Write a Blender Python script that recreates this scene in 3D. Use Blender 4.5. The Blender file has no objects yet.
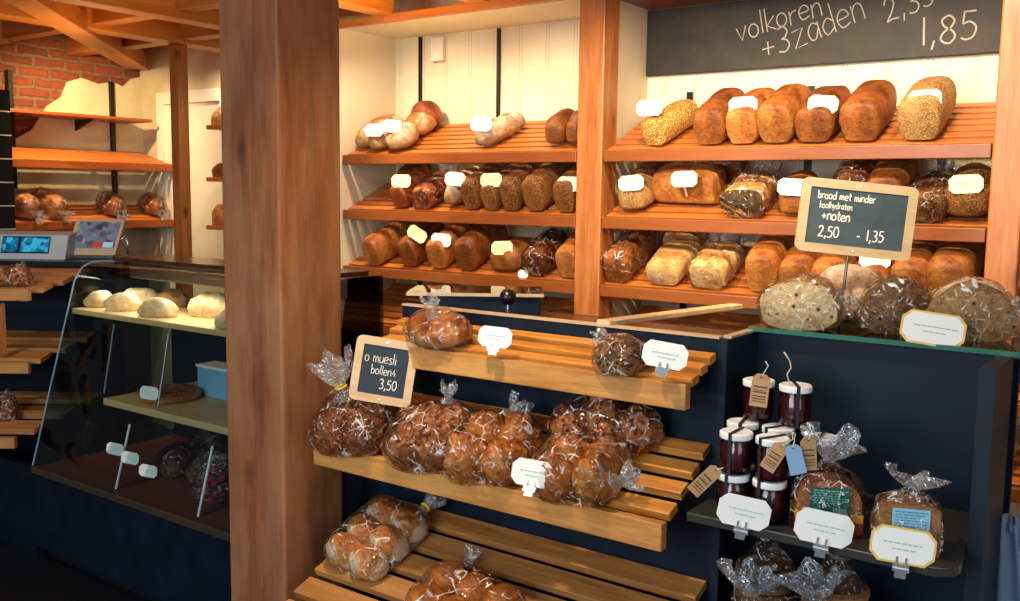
import bpy, bmesh, math, random
from mathutils import Vector, Matrix, Euler, noise
PI = math.pi
C = bpy.context.scene.collection
SC = bpy.context.scene
RNG = random.Random(7)

# ------------------------------------------------------------------ camera
F, W0, H0 = 950.0, 1020, 601
YAW, PIT, ROL = math.radians(35.6948), math.radians(6.4607), math.radians(0.7347)
CAM = Vector((0, 0, 1.6))
fw = Vector((-math.sin(YAW) * math.cos(PIT), math.cos(YAW) * math.cos(PIT), -math.sin(PIT)))
rt = Vector((math.cos(YAW), math.sin(YAW), 0))
up = rt.cross(fw)
cr, sr = math.cos(ROL), math.sin(ROL)
RT = rt * cr + up * sr
UP = up * cr - rt * sr

cam_d = bpy.data.cameras.new('camera')
cam_d.sensor_width = 36
cam_d.lens = F / W0 * 36
cam_d.clip_start = 0.02
cam = bpy.data.objects.new('camera', cam_d)
C.objects.link(cam)
M = Matrix((RT, UP, -fw)).transposed().to_4x4()
M.translation = CAM
cam.matrix_world = M
SC.camera = cam

def at(u, v, ax, val):
    """the point of the room on the plane axis=val seen in direction (u, v) of the photograph"""
    d = RT * ((u - 510) / F) - UP * ((v - 300.5) / F) + fw
    i = 'xyz'.index(ax)
    return CAM + d * ((val - CAM[i]) / d[i])

def ad(u, v, dep):
    return CAM + (RT * ((u - 510) / F) - UP * ((v - 300.5) / F) + fw) * dep

# ------------------------------------------------------------------ object helpers
def setp(o, label=None, cat=None, group=None, kind=None):
    if label: o['label'] = label
    if cat: o['category'] = cat
    if group: o['group'] = group
    if kind: o['kind'] = kind
    return o

def obj(name, bm, mats, parent=None, smooth=None, bevel=0, loc=None, rot=None):
    bmesh.ops.recalc_face_normals(bm, faces=bm.faces)
    me = bpy.data.meshes.new(name)
    bm.to_mesh(me); bm.free()
    for m in (mats if isinstance(mats, (list, tuple)) else [mats]):
        me.materials.append(m)
    o = bpy.data.objects.new(name, me)
    C.objects.link(o)
    if parent is not None: o.parent = parent
    if loc is not None: o.location = loc
    if rot is not None: o.rotation_euler = rot
    if smooth is not None:
        for p in me.polygons: p.use_smooth = True
        if smooth < 180:
            for e in me.edges: pass
            me.set_sharp_from_angle(angle=math.radians(smooth))
    if bevel:
        b = o.modifiers.new('bevel', 'BEVEL'); b.width = bevel; b.segments = 2
        b.limit_method = 'ANGLE'; b.angle_limit = math.radians(40)
        b.harden_normals = False
    return o

def thing(name, label, cat, loc=(0, 0, 0), rot=(0, 0, 0), group=None):
    o = bpy.data.objects.new(name, None)
    o.empty_display_size = .03
    C.objects.link(o)
    o.location = loc
    o.rotation_euler = rot
    return setp(o, label, cat, group)

def copy_tree(o, parent=None):
    c = o.copy(); C.objects.link(c)
    if parent is not None: c.parent = parent
    for ch in list(o.children): copy_tree(ch, c)
    return c

def hexa(bm, p, mi=0):
    vs = [bm.verts.new(q) for q in p]
    fs = []
    for f in ((0, 3, 2, 1), (4, 5, 6, 7), (0, 1, 5, 4), (1, 2, 6, 5), (2, 3, 7, 6), (3, 0, 4, 7)):
        fc = bm.faces.new([vs[i] for i in f]); fc.material_index = mi; fs.append(fc)
    return fs

def box(bm, x0, x1, y0, y1, z0, z1, mi=0):
    return hexa(bm, [(x0, y0, z0), (x1, y0, z0), (x1, y1, z0), (x0, y1, z0), (x0, y0, z1), (x1, y0, z1), (x1, y1, z1), (x0, y1, z1)], mi)

def bxb(*a):
    bm = bmesh.new(); box(bm, *a); return bm

def beam(bm, p, q, w, h, upv=(0, 0, 1), mi=0):
    """rectangular bar from p to q, width w (sideways) and height h (along upv)"""
    p, q = Vector(p), Vector(q); d = (q - p).normalized(); u = Vector(upv)
    s = d.cross(u).normalized(); u = s.cross(d).normalized()
    s = s * (w / 2); u = u * (h / 2)
    hexa(bm, [p - s - u, p + s - u, q + s - u, q - s - u, p - s + u, p + s + u, q + s + u, q - s + u], mi)

def prism(bm, pts, ext, mi=0):
    """polygon pts (3D, planar) extruded by vector ext"""
    ext = Vector(ext)
    a = [bm.verts.new(p) for p in pts]; b = [bm.verts.new(Vector(p) + ext) for p in pts]
    f = bm.faces.new(a); f.material_index = mi
    f = bm.faces.new(b[::-1]); f.material_index = mi
    n = len(a)
    for i in range(n):
        f = bm.faces.new((a[i], a[(i + 1) % n], b[(i + 1) % n], b[i])); f.material_index = mi

def tube(bm, pts, r, n=8, caps=True, mi=0):
    pts = [Vector(p) for p in pts]
    rs = r if isinstance(r, (list, tuple)) else [r] * len(pts)
    rings = []
    ref = Vector((0, 0, 1))
    for i, p in enumerate(pts):
        d = (pts[min(i + 1, len(pts) - 1)] - pts[max(i - 1, 0)]).normalized()
        if abs(d.dot(ref)) > .95: ref = Vector((1, 0, 0)) if abs(d.x) < .9 else Vector((0, 1, 0))
        a = d.cross(ref).normalized(); b = d.cross(a)
        rings.append([bm.verts.new(p + (a * math.cos(2 * PI * k / n) + b * math.sin(2 * PI * k / n)) * rs[i]) for k in range(n)])
    for i in range(len(rings) - 1):
        for k in range(n):
            f = bm.faces.new((rings[i][k], rings[i][(k + 1) % n], rings[i + 1][(k + 1) % n], rings[i + 1][k])); f.material_index = mi
    if caps:
        f = bm.faces.new(rings[0]); f.material_index = mi
        f = bm.faces.new(rings[-1][::-1]); f.material_index = mi

def lathe(bm, prof, n=24, c=(0, 0, 0), mi=0):
    c = Vector(c); rings = []
    for r, z in prof:
        rings.append([bm.verts.new(c + Vector((r * math.cos(2 * PI * k / n), r * math.sin(2 * PI * k / n), z))) for k in range(n)])
    for i in range(len(rings) - 1):
        for k in range(n):
            f = bm.faces.new((rings[i][k], rings[i][(k + 1) % n], rings[i + 1][(k + 1) % n], rings[i + 1][k])); f.material_index = mi
    f = bm.faces.new(rings[0][::-1]); f.material_index = mi
    f = bm.faces.new(rings[-1]); f.material_index = mi

def spow(v, p): return math.copysign(abs(v) ** p, v)

def nz(p, f=1.0, seed=0.0):
    return noise.noise(Vector(p) * f + Vector((seed * 7.13, seed * 3.7, seed * 1.9)))

# ------------------------------------------------------------------ materials
def lin(h):
    h = h.lstrip('#'); o = []
    for i in (0, 2, 4):
        c = int(h[i:i + 2], 16) / 255
        o.append(c / 12.92 if c <= .04045 else ((c + .055) / 1.055) ** 2.4)
    return (*o, 1)

class NT:
    def __init__(s, name):
        s.m = bpy.data.materials.new(name); s.m.use_nodes = True
        s.t = s.m.node_tree; s.t.nodes.clear()
        s.out = s.n('ShaderNodeOutputMaterial')
    def n(s, ty, **kw):
        nd = s.t.nodes.new(ty)
        for k, v in kw.items():
            if k in nd.inputs: nd.inputs[k].default_value = v
            else: setattr(nd, k, v)
        return nd
    def l(s, a, b): s.t.links.new(a, b)
    def ramp(s, fac, stops):
        r = s.n('ShaderNodeValToRGB')
        e = r.color_ramp.elements
        while len(e) > 1: e.remove(e[-1])
        e[0].position, e[0].color = stops[0][0], stops[0][1]
        for p, c in stops[1:]:
            k = e.new(p); k.color = c
        s.l(fac, r.inputs[0]); return r.outputs[0]
    def math(s, op, a, b=None, c=None):
        m = s.n('ShaderNodeMath', operation=op)
        for i, x in enumerate((a, b, c)):
            if x is None: continue
            if isinstance(x, (int, float)): m.inputs[i].default_value = x
            else: s.l(x, m.inputs[i])
        return m.outputs[0]
    def mix(s, fac, a, b, blend='MIX'):
        m = s.n('ShaderNodeMix', data_type='RGBA', blend_type=blend)
        for i, x in ((0, fac), (6, a), (7, b)):
            if isinstance(x, (int, float, tuple)): m.inputs[i].default_value = x
            else: s.l(x, m.inputs[i])
        return m.outputs[2]
    def coord(s, scale=(1, 1, 1), which='Object'):
        t = s.n('ShaderNodeTexCoord'); mp = s.n('ShaderNodeMapping')
        mp.inputs['Scale'].default_value = scale
        s.l(t.outputs[which], mp.inputs['Vector']); return mp.outputs[0]
    def noise(s, vec, scale, detail=4, rough=.55, dist=0):
        n = s.n('ShaderNodeTexNoise', Scale=scale, Detail=detail, Roughness=rough, Distortion=dist)
        s.l(vec, n.inputs['Vector']); return n.outputs[0]
    def voro(s, vec, scale, feature='F1'):
        n = s.n('ShaderNodeTexVoronoi', Scale=scale, feature=feature)
        s.l(vec, n.inputs['Vector']); return n.outputs[0]
    def bsdf(s, col, rough=.5, bump=None, bstr=.3, bdist=.01, **kw):
        b = s.n('ShaderNodeBsdfPrincipled')
        if isinstance(col, tuple): b.inputs['Base Color'].default_value = col
        else: s.l(col, b.inputs['Base Color'])
        if isinstance(rough, (int, float)): b.inputs['Roughness'].default_value = rough
        else: s.l(rough, b.inputs['Roughness'])
        for k, v in kw.items():
            b.inputs[k.replace('_', ' ')].default_value = v
        if bump is not None:
            bp = s.n('ShaderNodeBump', Strength=bstr, Distance=bdist)
            s.l(bump, bp.inputs['Height']); s.l(bp.outputs[0], b.inputs['Normal'])
        return b
    def done(s, sh):
        s.l(sh.outputs[0] if hasattr(sh, 'outputs') else sh, s.out.inputs[0]); return s.m

def plain(name, col, rough=.5, **kw):
    t = NT(name); return t.done(t.bsdf(lin(col), rough, **kw))

def wood(name, dark, light, axis='x', scale=1.0, rough=.45, knots=0.0, contrast=.5, wear=None):
    t = NT(name)
    sc = {'x': (.09, 1, 1), 'y': (1, .09, 1), 'z': (1, 1, .09)}[axis]
    v = t.coord(tuple(c * scale for c in sc))
    g = t.noise(v, 22, 5, .6, .6)
    fine = t.noise(v, 140, 3, .6)
    big = t.noise(v, 5, 2, .5)
    f = t.math('ADD', t.math('MULTIPLY', g, .6), t.math('MULTIPLY', fine, .22))
    f = t.math('ADD', f, t.math('MULTIPLY', big, .25))
    h = contrast * .28
    col = t.ramp(f, [(.53 - h, lin(dark)), (.53 + h, lin(light))])
    if wear:
        w = t.ramp(t.noise(t.coord((1, 1, .35)), 6, 5, .6), [(.42, (0, 0, 0, 1)), (.68, (1, 1, 1, 1))])
        col = t.mix(t.math('MULTIPLY', w, .55), col, lin(wear))
    if knots:
        ks = {'x': (.45, 1, 1), 'y': (1, .45, 1), 'z': (1, 1, .5)}[axis]
        kv = t.voro(t.coord(ks), knots)
        k = t.ramp(kv, [(.07, (1, 1, 1, 1)), (.17, (0, 0, 0, 1))])
        col = t.mix(t.math('MULTIPLY', k, .75), col, lin('#4a2410'))
    return t.done(t.bsdf(col, rough, f, .25, .004))

def crust(name, dark, mid, pale, seeds=None, seed_scale=90, flour=0, rough=.5, bumps=.35, tscale=22, st=(.12, .42, .85)):
    """bread crust: dark where the top faces up, paler flanks and underside"""
    t = NT(name)
    v = t.coord()
    tc = t.n('ShaderNodeTexCoord'); sx = t.n('ShaderNodeSeparateXYZ'); t.l(tc.outputs['Normal'], sx.inputs[0])
    n1 = t.noise(v, tscale, 5, .6, .4); n2 = t.noise(v, 9, 3, .5)
    f = t.math('ADD', t.math('MULTIPLY', sx.outputs['Z'], .33), .42)
    f = t.math('ADD', f, t.math('MULTIPLY', t.math('SUBTRACT', n1, .5), 1.15))
    f = t.math('ADD', f, t.math('MULTIPLY', t.math('SUBTRACT', n2, .5), .9))
    col = t.ramp(f, [(st[0], lin(pale)), (st[1], lin(mid)), (st[2], lin(dark))])
    oi = t.n('ShaderNodeObjectInfo')
    hv = t.n('ShaderNodeHueSaturation'); t.l(col, hv.inputs['Color'])
    t.l(t.math('MULTIPLY_ADD', oi.outputs['Random'], .35, .82), hv.inputs['Value'])
    col = hv.outputs[0]
    fine = t.noise(v, 130, 4, .7)
    col = t.mix(1.0, col, t.ramp(fine, [(.34, (.62, .55, .5, 1)), (.6, (1, 1, 1, 1))]), 'MULTIPLY')
    height = t.noise(v, 60, 4, .65)
    if flour:
        fl = t.ramp(t.noise(v, 14, 6, .7), [(.5 - flour * .3, (0, 0, 0, 1)), (.72, (1, 1, 1, 1))])
        fl = t.math('MULTIPLY', fl, t.math('MAXIMUM', t.math('ADD', sx.outputs['Z'], .35), 0))
        col = t.mix(t.math('MINIMUM', fl, .85), col, lin('#e9dcc0'))
    if seeds:
        vo = t.n('ShaderNodeTexVoronoi', Scale=seed_scale); t.l(v, vo.inputs['Vector'])
        k = t.ramp(vo.outputs[0], [(.28, (1, 1, 1, 1)), (.42, (0, 0, 0, 1))])
        k = t.math('MULTIPLY', k, t.math('GREATER_THAN', t.math('ADD', sx.outputs['Z'], t.math('MULTIPLY', n2, 1.2)), .25))
        col = t.mix(k, col, lin(seeds))
        height = t.math('ADD', t.math('MULTIPLY', height, .4), k)
    return t.done(t.bsdf(col, rough, height, bumps * 1.3, .008, Specular_IOR_Level=.3))

def crumb(name, base, dark, seeds):
    t = NT(name); v = t.coord()
    n1 = t.noise(v, 70, 5, .7)
    col = t.ramp(n1, [(.3, lin(dark)), (.62, lin(base))])
    k = t.ramp(t.voro(v, 38), [(.14, (1, 1, 1, 1)), (.26, (0, 0, 0, 1))])
    col = t.mix(k, col, lin(seeds))
    return t.done(t.bsdf(col, .85, n1, .5, .004))

def plastic(name, tint='#ffffff', base=.015, scale=9, haze=.0, crease_w=.7, fres=.8):
    """crinkled clear bag film: mostly see-through, bright glints along its creases"""
    t = NT(name); v = t.coord()
    vo = t.n('ShaderNodeTexVoronoi', feature='DISTANCE_TO_EDGE', Scale=scale * 2.6)
    wob = t.n('ShaderNodeTexNoise', Scale=scale * 1.2, Detail=1.0); t.l(v, wob.inputs['Vector'])
    va = t.n('ShaderNodeVectorMath', operation='MULTIPLY_ADD'); va.inputs[1].default_value = (.06, .06, .06); t.l(wob.outputs['Color'], va.inputs[0]); t.l(v, va.inputs[2])
    t.l(va.outputs[0], vo.inputs['Vector'])
    n2 = t.noise(v, scale * 3.2, 2, .5, .6)
    rid = vo.outputs['Distance']
    crease = t.ramp(rid, [(0, (1, 1, 1, 1)), (.014, (.65, .65, .65, 1)), (.046, (0, 0, 0, 1))])
    patch = t.ramp(n2, [(.49, (0, 0, 0, 1)), (.60, (1, 1, 1, 1))])
    bp = t.n('ShaderNodeBump', Strength=1.0, Distance=.016)
    t.l(t.math('ADD', t.math('MULTIPLY', n2, .9), t.math('MULTIPLY', rid, .9)), bp.inputs['Height'])
    gl = t.n('ShaderNodeBsdfGlossy', Roughness=.07); gl.inputs['Color'].default_value = (1, 1, 1, 1)
    t.l(bp.outputs[0], gl.inputs['Normal'])
    df = t.n('ShaderNodeBsdfDiffuse'); df.inputs['Color'].default_value = lin('#f6fafc')
    tr = t.n('ShaderNodeBsdfTransparent'); tr.inputs['Color'].default_value = lin(tint)
    fr = t.n('ShaderNodeFresnel', IOR=1.34); t.l(bp.outputs[0], fr.inputs['Normal'])
    mg = t.n('ShaderNodeMixShader')
    t.l(t.math('MINIMUM', t.math('ADD', t.math('MULTIPLY', fr.outputs[0], fres), base), .75), mg.inputs[0])
    t.l(tr.outputs[0], mg.inputs[1]); t.l(gl.outputs[0], mg.inputs[2])
    fac = t.math('MULTIPLY', t.math('MULTIPLY', crease, patch), crease_w)  # white diffuse painted along some creases in place of glints
    fac = t.math('MINIMUM', t.math('ADD', fac, haze), .8)
    mx = t.n('ShaderNodeMixShader')
    t.l(fac, mx.inputs[0]); t.l(mg.outputs[0], mx.inputs[1]); t.l(df.outputs[0], mx.inputs[2])
    return t.done(mx)

def pane(name, tint='#e6f2f0', ior=1.45, boost=1.0, rough=.02):
    t = NT(name)
    gl = t.n('ShaderNodeBsdfGlossy', Roughness=rough)
    tr = t.n('ShaderNodeBsdfTransparent'); tr.inputs['Color'].default_value = lin(tint)
    fr = t.n('ShaderNodeFresnel', IOR=ior)
    mx = t.n('ShaderNodeMixShader')
    t.l(t.math('MULTIPLY', fr.outputs[0], boost), mx.inputs[0]); t.l(tr.outputs[0], mx.inputs[1]); t.l(gl.outputs[0], mx.inputs[2])
    return t.done(mx)

def emit(name, col, st):
    t = NT(name); e = t.n('ShaderNodeEmission', Strength=st); e.inputs[0].default_value = lin(col); return t.done(e)

MT = {}
MT['oak'] = wood('oak slats', '#9c5a1a', '#dc9644', 'x', 1.0, .42, 0, .45)
MT['oak_front'] = wood('oak board', '#9c6226', '#d89c54', 'x', .8, .42, 0, .42)
MT['oak_dim'] = wood('oak slats shaded', '#865220', '#bc8448', 'x', .9, .45, 0, .5)  # same oak in darker tones, shade of the lowest shelf painted in
MT['rack'] = wood('red pine slats', '#8a3f16', '#c87834', 'x', 1.0, .38, 0, .9)
MT['rack_y'] = wood('red pine slats y', '#a04c1a', '#d8843a', 'y', 1.0, .38, 0, .9)
MT['lip'] = wood('red pine board', '#6a3412', '#935222', 'x', 1.0, .35, 0, .7)
MT['lip_y'] = wood('red pine board y', '#74310f', '#a0521f', 'y', 1.0, .35, 0, .7)
MT['pine'] = wood('pine post', '#8a4a20', '#c47f42', 'z', 1.0, .4, 7, .55)
MT['old'] = wood('old timber', '#5c2f14', '#a2653a', 'z', 1.2, .6, 5.0, .75, wear='#a87e5a')
MT['beam_y'] = wood('ceiling beam y', '#a85a1e', '#d08838', 'y', 1.0, .45, 0, .7)
MT['beam_x'] = wood('ceiling beam x', '#8e4a1c', '#bd7434', 'x', 1.0, .45, 0, .7)
MT['boards'] = wood('ceiling boards', '#b87a34', '#dfa95c', 'y', .8, .5, 0, .6)
MT['edge'] = wood('raw wood edge', '#a88c6a', '#cdb596', 'x', 1.0, .5, 0, .7)
MT['birch'] = wood('birch shelf', '#c59a5c', '#e6c48c', 'x', 1.0, .4, 0, .6)
MT['frame'] = wood('slate frame', '#c39a66', '#e2c096', 'x', 1.5, .5, 0, .7)
MT['frame_d'] = wood('slate frame grey', '#a58c66', '#c6ad84', 'x', 1.5, .5, 0, .7)
MT['lath'] = wood('pale lath', '#c99a62', '#ecd0a4', 'x', 1.0, .25, 0, .6)

def blue_panel():
    t = NT('dark blue paint'); v = t.coord()
    n = t.noise(v, 6, 4, .6)
    col = t.ramp(n, [(.3, lin('#0a1622')), (.7, lin('#0f2032'))])
    return t.done(t.bsdf(col, t.math('MULTIPLY_ADD', n, .3, .35), t.noise(v, 220, 2), .06, .002, Specular_IOR_Level=.2))
MT['blue'] = blue_panel()
MT['bluegrey'] = plain('blue grey paint', '#172330', .5, Specular_IOR_Level=.2)
def slate(name, c1, c2):
    t = NT(name); v = t.coord()
    n = t.noise(v, 7, 6, .65, 1.0)
    return t.done(t.bsdf(t.ramp(n, [(.35, lin(c1)), (.75, lin(c2))]), .6))
MT['slate'] = slate('slate', '#2c3a42', '#3f4e55')
MT['slate_dark'] = slate('slate dark', '#14222c', '#1e303c')
MT['chalkboard'] = slate('chalkboard', '#1c1712', '#3a3024')
MT['chalk'] = plain('chalk', '#e4ddd0', .9)
MT['chalk_dim'] = plain('chalk dim', '#b9ae9c', .9)
MT['white'] = plain('white paint', '#e9e0cc', .6)
MT['card'] = plain('card white', '#f2f1ea', .5)
MT['card_cream'] = plain('card cream', '#efe0b4', .55)
MT['card_yel'] = plain('card yellow edge', '#e9c25c', .5)
MT['ink'] = plain('teal ink', '#7fbab2', .6)
MT['ink_d'] = plain('grey ink', '#9a9078', .6)
MT['black'] = plain('black metal', '#15110e', .4, Metallic=.3)
MT['blackp'] = plain('black plastic', '#0d0e10', .3)
MT['chrome'] = plain('steel clip', '#b9bec2', .25, Metallic=.9)
MT['steel'] = plain('brushed steel', '#5c5e60', .35, Metallic=.7)
MT['brass'] = plain('brown metal trim', '#5c4a38', .4, Metallic=.5)
MT['floor'] = plain('black floor', '#0d1117', .5)
MT['greyshelf'] = plain('dark grey shelf', '#33312e', .3)
MT['counter_top'] = wood('dark brown counter top', '#2e1408', '#4a2210', 'x', .6, .22, 0, .6)
MT['tray'] = plain('red brown tray', '#7a3420', .4)
MT['bag'] = plastic('bag film')
MT['bag_soft'] = plastic('bag film soft', scale=7)
MT['bag_neck'] = plastic('bag neck film', '#f6fafd', base=.12, scale=16, haze=.06, crease_w=.5)
MT['bag_blue'] = plastic('blue lit film', '#d8e8f4', base=.16, scale=14, haze=.08, crease_w=.6)  # cool daylight tinted into the film colour
MT['glass'] = pane('case glass', '#e3f0ee', 1.42, .8)
MT['glass_edge'] = plain('glass edge', '#2d6a58', .15)
MT['glass_top'] = pane('counter glass', '#9dbdb0', 1.5, 1.0)
MT['acrylic'] = pane('acrylic', '#f2f7fa', 1.4, .9, .05)
MT['jarglass'] = pane('jar glass', '#f6f2f0', 1.5, 1.0)
MT['jam'] = plain('red jam', '#4a0f16', .25)
MT['lid'] = plain('white lid', '#f4f6f8', .35)
MT['band'] = plain('black elastic', '#191517', .7)
MT['kraft'] = plain('kraft tag', '#b58c5e', .7)
MT['bluetag'] = plain('blue tag', '#7fa2c8', .6)
MT['string'] = plain('string', '#d8cdb8', .8)
MT['twist'] = plain('yellow tie', '#e8c31e', .4)
MT['printed'] = plain('printed ink', '#3a2a1c', .8)

T_ = crust
MT['golden'] = T_('golden crust', '#7a3a14', '#b87434', '#d29a52', rough=.5)
MT['brown'] = T_('brown crust', '#56290d', '#925322', '#b0743a', rough=.5)
MT['red'] = T_('reddish crust', '#6b2f14', '#a8582c', '#bd7845', rough=.45)
MT['deep'] = T_('deep brown crust', '#4a230d', '#7d431b', '#9a5f2e', rough=.5)
MT['seeded'] = T_('seeded dark crust', '#4b260e', '#82501f', '#a37236', seeds='#9c6f38', seed_scale=170, rough=.6)
MT['oat'] = T_('oat crust', '#77512a', '#a87b44', '#bd975c', seeds='#c3a068', seed_scale=190, rough=.65)
MT['sesame'] = T_('sesame crust', '#a86a20', '#c98d38', '#d5a552', seeds='#efd28c', seed_scale=130, rough=.55)
MT['pale'] = T_('pale crust', '#9c6228', '#c68c48', '#dcb070', flour=.1, rough=.6)
MT['floury'] = T_('floury rustic crust', '#744218', '#ad743a', '#c89656', flour=.45, rough=.7)
MT['white_bread'] = T_('white bread crust', '#c38b47', '#e2bd80', '#efd9ae', rough=.5)
MT['ciabatta'] = T_('ciabatta crust', '#bd8a48', '#d8b27a', '#e6cfa2', flour=.45, rough=.75)
MT['muesli'] = T_('muesli crust', '#5a2a12', '#96562c', '#c08448', seeds='#a87c48', seed_scale=70, rough=.45, bumps=.9, tscale=34)
MT['bun'] = T_('shiny bun crust', '#743a12', '#ba7430', '#dca65e', rough=.3, tscale=12, st=(.2, .5, .85))
MT['raisin'] = T_('raisin bun crust', '#733a18', '#b87238', '#d8a868', seeds='#54290f', seed_scale=55, rough=.35, tscale=18)
MT['roll'] = T_('milk roll crust', '#a85c22', '#d08c48', '#f3e0c0', rough=.32, tscale=8, st=(.40, .58, .85))
MT['walnut'] = T_('walnut bread crust', '#4a2c14', '#8a623a', '#b08d62', seeds='#3a2412', seed_scale=70, rough=.7)
MT['crumb'] = crumb('multigrain crumb', '#d2bb92', '#a88c62', '#4a3520')
MT['crumb_dark'] = crumb('dark crumb', '#7a5a38', '#4a321c', '#241407')
MT['crumb_brown'] = crumb('brown crumb', '#b08a58', '#7c5a34', '#3a2614')
MT['crumb_pale'] = crumb('pale crumb', '#cdb184', '#b08e5c', '#8a6a3c')

# ------------------------------------------------------------------ bread
def loaf_bm(L, W, H, kind='tin', seed=0, cut=False, grow=0.0, wr=0.0, nl=20, nm=30, bend=0.0):
    """loaf along y, base z=0, front end at y=-L/2.  cut: the front end is a flat cut face (slot 1)"""
    bm = bmesh.new(); rings = []
    pw = {'tin': 5.0, 'rustic': 2.5, 'split': 7.0, 'boule': 2.0, 'long': 2.6, 'slash': 2.6}[kind]
    t0 = -1.0 if cut else -.985
    for i in range(nl + 1):
        k = i / nl
        if cut: t = -1 + 1.985 * math.sin(k * PI / 2)
        else: t = -.985 * math.cos(k * PI)
        s = 1.0 if (cut and t < 0) else (1 - abs(t) ** pw) ** (1 / pw)
        ring = []
        for j in range(nm):
            a = 2 * PI * j / nm
            c, sn = math.cos(a), math.sin(a)
            if kind in ('tin', 'split'):
                z0 = .52 * H
                if sn >= 0:
                    x = W / 2 * spow(c, .62); z = z0 + (H - z0) * sn ** .8
                    if kind == 'split': z -= .10 * H * math.exp(-(x / (.1 * W)) ** 2)
                else:
                    q = abs(sn) ** .38; z = z0 * (1 - q)
                    x = W / 2 * spow(c, .5) * (1 - .13 * q)
                x *= .55 + .45 * s
                z = z * (.62 + .38 * s) + (.10 * H * (1 - s))
                if sn < -.6: z *= s
            else:
                z0 = .38 * H
                x = W / 2 * spow(c, .85)
                z = z0 + (H - z0) * sn ** .95 if sn >= 0 else z0 * (1 - abs(sn) ** .6)
                x *= s; z = z0 * .8 + (z - z0 * .8) * s if z > z0 * .8 else z * s + z0 * .8 * (1 - s)
            if kind in ('slash', 'long') and sn > 0:
                for q in (-.5, 0, .5):
                    dd = (t * L / 2 - q * L * .62) + x * .7
                    z -= .09 * H * math.exp(-(dd / (.035 * L)) ** 2) * sn
            y = t * L / 2
            p = Vector((x, y, z))
            dn = nz(p, 9, seed) * .05 * W + nz(p, 24, seed + 3) * .022 * W
            if kind in ('rustic', 'boule'): dn *= 1.6
            dr = Vector((c, 0, sn))
            p += dr * dn * (1 if sn > -.4 else .3)
            if grow:
                w = 1 - abs(nz(p, 16, seed + 9)) * 2.4
                p += dr * (grow + wr * w) + Vector((0, t * grow, 0))
            p.x += bend * (t * t - .4) * L * .5
            if p.z < 0: p.z = 0
            ring.append(bm.verts.new(p))
        rings.append(ring)
    for i in range(nl):
        for j in range(nm):
            bm.faces.new((rings[i][j], rings[i][(j + 1) % nm], rings[i + 1][(j + 1) % nm], rings[i + 1][j]))
    f = bm.faces.new(rings[0]); f.material_index = 1 if cut else 0
    bm.faces.new(rings[-1][::-1])
    return bm

def blob_bm(rx, ry, rz, seed=0, amp=.06, freq=14, flat=.35, n=16, m=24, lumps=0, fold=0):
    """bun: squashed ball resting on z=0, flattened below"""
    bm = bmesh.new(); rings = []
    top = bm.verts.new((0, 0, rz * (1 + flat)))
    def pt(th, ph):
        d = Vector((math.sin(th) * math.cos(ph), math.sin(th) * math.sin(ph), math.cos(th)))
        k = 1 + amp * nz(d, freq / 8, seed) * 2
        if lumps: k += lumps * max(0, nz(d, 7, seed + 4))
        if fold: k -= fold * math.exp(-(nz(d, 1.6, seed + 8) / .10) ** 2)
        z = rz * d.z * k
        z = max(z, -rz * flat) + rz * flat
        return Vector((rx * spow(d.x, .92) * k, ry * spow(d.y, .92) * k, z))
    for i in range(1, n):
        rings.append([bm.verts.new(pt(PI * i / n, 2 * PI * j / m)) for j in range(m)])
    bot = bm.verts.new((0, 0, 0))
    for j in range(m):
        bm.faces.new((top, rings[0][j], rings[0][(j + 1) % m]))
        bm.faces.new((bot, rings[-1][(j + 1) % m], rings[-1][j]))
    for i in range(n - 2):
        for j in range(m):
            bm.faces.new((rings[i][j], rings[i + 1][j], rings[i + 1][(j + 1) % m], rings[i][(j + 1) % m]))
    return bm

def xform(bm, loc=(0, 0, 0), rot=(0, 0, 0)):
    Mx = Matrix.Translation(Vector(loc)) @ Euler(rot).to_matrix().to_4x4()
    bmesh.ops.transform(bm, matrix=Mx, verts=bm.verts); return bm

def pillow_bm(W, D, H, seed=0, wr=.006, px=3.2, n=22, m=44):
    """bag skin around a heap, flat underneath"""
    bm = bmesh.new(); rings = []
    def pt(th, ph):
        d = (math.sin(th) * math.cos(ph), math.sin(th) * math.sin(ph), math.cos(th))
        e = 2 / px
        p = Vector((W / 2 * spow(d[0], e), D / 2 * spow(d[1], e), H * (.42 + .58 * spow(d[2], .8)) if d[2] > 0 else H * .42 * (1 - abs(d[2]) ** .7)))
        w = 1 - abs(nz(p, 14, seed)) * 2.6
        w2 = nz(p, 40, seed + 2)
        p += Vector(d) * (wr * w + wr * .5 * w2)
        p.z = max(p.z, 0)
        return p
    top = bm.verts.new(pt(0.0001, 0)); bot = bm.verts.new((0, 0, 0))
    for i in range(1, n): rings.append([bm.verts.new(pt(PI * i / n, 2 * PI * j / m)) for j in range(m)])
    for j in range(m):
        bm.faces.new((top, rings[0][j], rings[0][(j + 1) % m]))
        bm.faces.new((bot, rings[-1][(j + 1) % m], rings[-1][j]))
    for i in range(n - 2):
        for j in range(m):
            bm.faces.new((rings[i][j], rings[i + 1][j], rings[i + 1][(j + 1) % m], rings[i][(j + 1) % m]))
    return bm

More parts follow.
